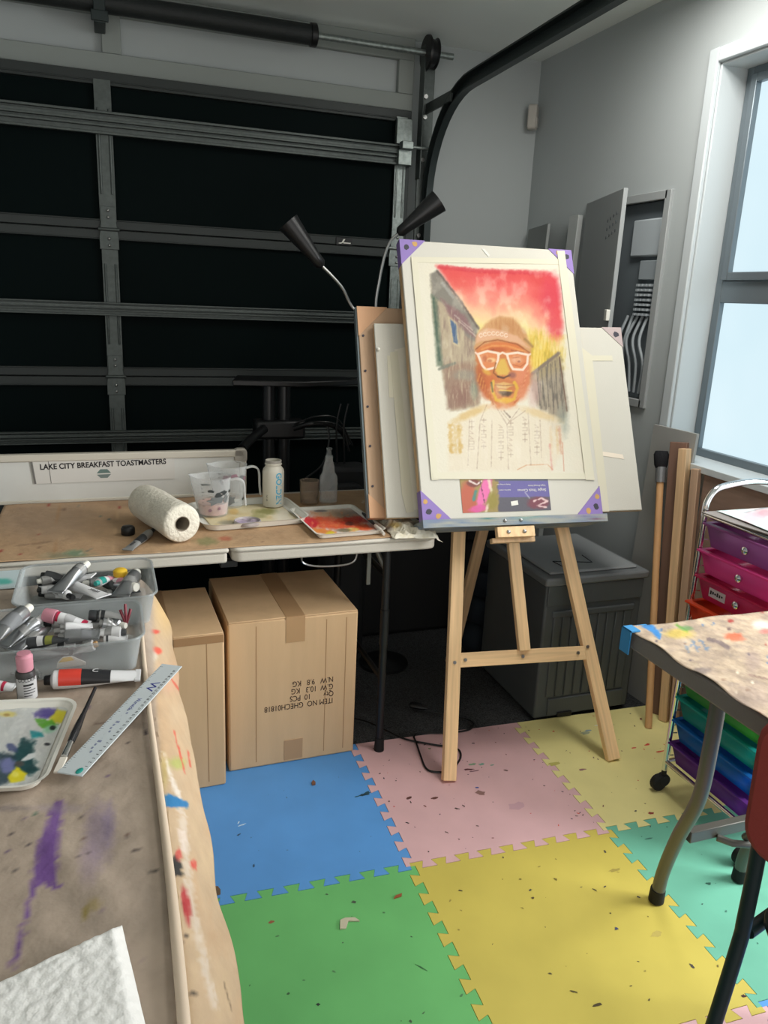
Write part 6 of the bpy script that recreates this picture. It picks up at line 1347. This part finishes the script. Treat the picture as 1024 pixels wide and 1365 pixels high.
# palette with blue-green paint
pc3 = V((-.905, -.398, PZ)); p2 = thing('palette', 'white plastic palette of blue-green and yellow paint on the work table', 'palette', pc3, -.165); M = W(p2)
rimmed(p2, M, .210, .228, .022, .014, .008, .003, plastw, 'palette_tray')
def bgp(x, y):
    p = Paint(x, y, (196, 198, 194)); n = fbm(x * .08, y * .08, 81); n2 = fbm(x * .3, y * .2, 82); p.mix((n - .5) * 1.4, (170, 174, 172)); p.mix(np.clip((n2 - .5) * 2, 0, .4), (222, 222, 214))
    p.blob(10, 952, 12, 4, (216, 200, 110), .8, .7, 0, .6); p.blob(9, 953, 4, 2, (160, 120, 60), .6, .7)
    p.poly([(58, 944), (76, 944), (78, 952), (62, 958), (46, 956), (44, 950)], (86, 74, 142), .95, 4, 3); p.poly([(76, 944), (98, 952), (92, 960), (72, 966), (64, 962)], (206, 196, 52), .95, 4, 3); p.poly([(48, 958), (68, 960), (78, 966), (62, 974), (50, 966)], (92, 160, 54), .95, 3, 3); p.blob(66, 972, 10, 5, (150, 200, 170), .8, .6, -20, .5); p.poly([(40, 974), (56, 976), (58, 982), (42, 984)], (36, 138, 142), .95, 3, 2); p.blob(70, 970, 4, 3, (30, 34, 34), .9, .6, -20, .6)
    p.poly([(32, 984), (46, 988), (46, 1010), (50, 1026), (40, 1034), (22, 1030), (14, 1020), (20, 1000)], (30, 68, 70), .95, 6, 5); p.poly([(-5, 1002), (20, 1006), (22, 1034), (10, 1046), (-5, 1046)], (48, 66, 76), .85, 6, 5); p.blob(10, 1020, 10, 10, (120, 124, 170), .9, .6, 0, .7); p.blob(16, 997, 8, 5, (70, 80, 120), .8, .6, 30, .7); p.poly([(28, 1014), (38, 1005), (48, 1003), (47, 1010), (34, 1014)], (212, 214, 212), .98, 2, 1); p.poly([(10, 1036), (22, 1022), (36, 1031), (32, 1040), (14, 1044)], (222, 208, 46), .98, 3, 2); p.blob(20, 1032, 5, 4, (240, 230, 110), .8, .7); p.blob(63, 992, 4, 2, (34, 40, 44), .9, .6); p.blob(26, 1018, 6, 4, (96, 80, 74), .7, .7); p.line([(98, 950), (76, 1000), (52, 1036)], 4, (212, 212, 208), .5, 3, 2)
    return p.out()
b = B(); b.grid(lambda u, v: M @ V((-.102 + .204 * u, -.111 + .226 * v, .0042 + .003 * float(fbm(np.array([u * 8]), np.array([v * 8]), 13)[0]))), 110, 110); b.build('paint_layer', vgloss, p2, colors=cpx(bgp))
# brush
br = thing('paint_brush', 'slim black-handled flat brush lying beside the blue-green palette', 'brush', (-.775, -.37, PZ))
a, c_ = G(127, 917, z=PZ + .036), G(76, 1030, z=PZ + .008)
f1, f2 = c_.lerp(a, .33), c_.lerp(a, .16)
B().tube([f1.lerp(a, k / 8) for k in range(9)], .0058, 10, rf=lambda t: .75 + .5 * math.sin(min(1, t * 1.6 + .15) * PI) * (1 - t) + (-.25 * t)).build('handle', mat('black brush lacquer', rgb(34, 34, 36), .25), br)
B().tube([f1, f1.lerp(f2, .5), f2], .0055, 12, rf=lambda t: .85 + .15 * t).build('ferrule', chrome, br)
b = B(); dd = (c_ - f2).normalized(); sd = dd.cross(V((0, 0, 1))).normalized(); b.bb((-.0055, -.002, 0), (.0055, .002, (c_ - f2).length), frame(f2, sd, sd.cross(dd) * -1, dd)); b.build('bristles', mat('pale bristles', rgb(206, 200, 188), .8), br, bevel=.001)
# ruler
ra, rb_, rd_ = V((-.797, -.508, 0)), V((-.627, -.205, 0)), V((-.760, -.529, 0)); ex = (rb_ - ra); Lr_ = ex.length; ex.normalize(); ey = V((-ex.y, ex.x, 0)); wr_ = .040
RO = V((-.760, -.527, PZ + .0085)); ez = V((0, 0, 1)); ex = (ex + V((0, 0, .020))).normalized(); ez = ex.cross(ey) 
rM = frame(RO, ex, ey, ez)
ru = thing('ruler', 'clear plastic ruler with blue lettering lying diagonally over the table edge', 'ruler', RO)
b = B(); b.bb((0, 0, 0), (Lr_, wr_, .0022), rM); b.build('ruler_body', mat('ruler plastic', rgb(196, 204, 206), .22, clear=.18), ru, bevel=.0006)
b = B()
for k in range(61):
    u = .012 + k * (Lr_ - .024) / 60; h_ = .0065 if k % 10 == 0 else (.005 if k % 5 == 0 else .003); b.bb((u, wr_ - .001 - h_, .0022), (u + .0005, wr_ - .001, .0024), rM)
b.build('scale_tick', inkb, ru)
for k in range(1, 31):
    u = .012 + k * (Lr_ - .024) / 31; text('scale_number', str(k), .0062, rM @ frame((u, .006, .0023), (-1, 0, 0), (0, -1, 0), (0, 0, 1)) if False else rM @ frame((u, .006, .0023), (1, 0, 0), (0, 1, 0), (0, 0, 1)), inkb, ru, depth=.0001, align='CENTER')
text('brand_lettering', 'W', .022, rM @ frame((Lr_ * .76, .020, .0023), (-1, 0, 0), (0, -1, 0), (0, 0, 1)), bluei, ru, depth=.0001, align='CENTER', sx=1.5)
text('brand_lettering', 'Warwick', .0105, rM @ frame((Lr_ * .58, .021, .0023), (-1, 0, 0), (0, -1, 0), (0, 0, 1)), bluei, ru, depth=.0001, align='CENTER', sx=1.0)
b = B(); 
for k in range(14): b.bb((Lr_ * .16 + k * .0095, .018 + .003 * (k % 3), .0022), (Lr_ * .16 + k * .0095 + .005, .021 + .003 * (k % 2), .0024), rM)
b.build('script_print', mat('grey script', rgb(120, 126, 150), .6), ru)
b = B(); b.sphere((.010, .010, .0024), .006, rM, (1.3, .8, .15)); b.build('paint_dab', tealp, ru)
# folded paper towel in the foreground
b = B()
TP = [V((-.870, -1.02, 0)), V((-.690, -1.00, 0)), V((-.712, -.838, 0)), V((-.870, -.900, 0))]
def twl(z0):
    def f(u, v):
        q = (TP[0] * (1 - u) + TP[1] * u) * (1 - v) + (TP[3] * (1 - u) + TP[2] * u) * v
        e = min(u, 1 - u, v, 1 - v); q.z = PZ + .004 + z0 * min(1, .35 + e * 9) + .0035 * float(fbm(np.array([u * 7]), np.array([v * 7]), 77)[0]); return q
    return f
top, bot = twl(.022), twl(0)
nu = 60
tv = [[b.bm.verts.new(top(i / nu, j / nu)) for i in range(nu + 1)] for j in range(nu + 1)]
for j in range(nu):
    for i in range(nu): b.bm.faces.new((tv[j][i], tv[j][i + 1], tv[j + 1][i + 1], tv[j + 1][i]))
edge = [tv[0][i] for i in range(nu + 1)] + [tv[j][nu] for j in range(1, nu + 1)] + [tv[nu][i] for i in range(nu - 1, -1, -1)] + [tv[j][0] for j in range(nu - 1, 0, -1)]
low = [b.bm.verts.new((v.co.x, v.co.y, PZ)) for v in edge]
for k in range(len(edge)): b.bm.faces.new((edge[k], low[k], low[(k + 1) % len(edge)], edge[(k + 1) % len(edge)]))
b.bm.faces.new(low)
# quilting: raised rings pressed into the sheet
for row in tv:
    for v in row:
        cxq = (v.co.x * 26) % 1 - .5; cyq = (v.co.y * 26) % 1 - .5; v.co.z += .0005 * math.cos(math.hypot(cxq, cyq) * 20)
tag(b.build('paper_towel', towelm, smooth=80), 'folded quilted white paper towel in the lower left foreground', 'paper towel')
# ================================================================== LIGHT
wd = bpy.data.worlds.new('world'); S.world = wd; wd.use_nodes = True
bg = wd.node_tree.nodes['Background']; bg.inputs[0].default_value = (1.0, .97, .93, 1); bg.inputs[1].default_value = 1.35
def area(name, loc, to, sx, sy, e, c):
    l = bpy.data.lights.new(name, 'AREA'); l.shape = 'RECTANGLE'; l.size = sx; l.size_y = sy; l.energy = e; l.color = c
    o = bpy.data.objects.new(name, l); COL.objects.link(o); o.location = loc
    o.rotation_euler = (V(to) - V(loc)).to_track_quat('-Z', 'Y').to_euler(); return o
area('daylight_through_doorway', (2.9, -1.15, 1.75), (.45, .15, .25), 1.5, 1.9, 165, (.97, .99, 1.0))
area('overhead_fill', (.85, .15, 2.47), (.85, .15, 0), .4, 1.2, 22, (1.0, .97, .92))  # unseen fill light added overhead to brighten the mats, no fixture modelled
S.view_settings.view_transform = 'Standard'; S.view_settings.look = 'None'; S.view_settings.exposure = 0.14; S.view_settings.gamma = 1
S.view_settings.use_curve_mapping = False
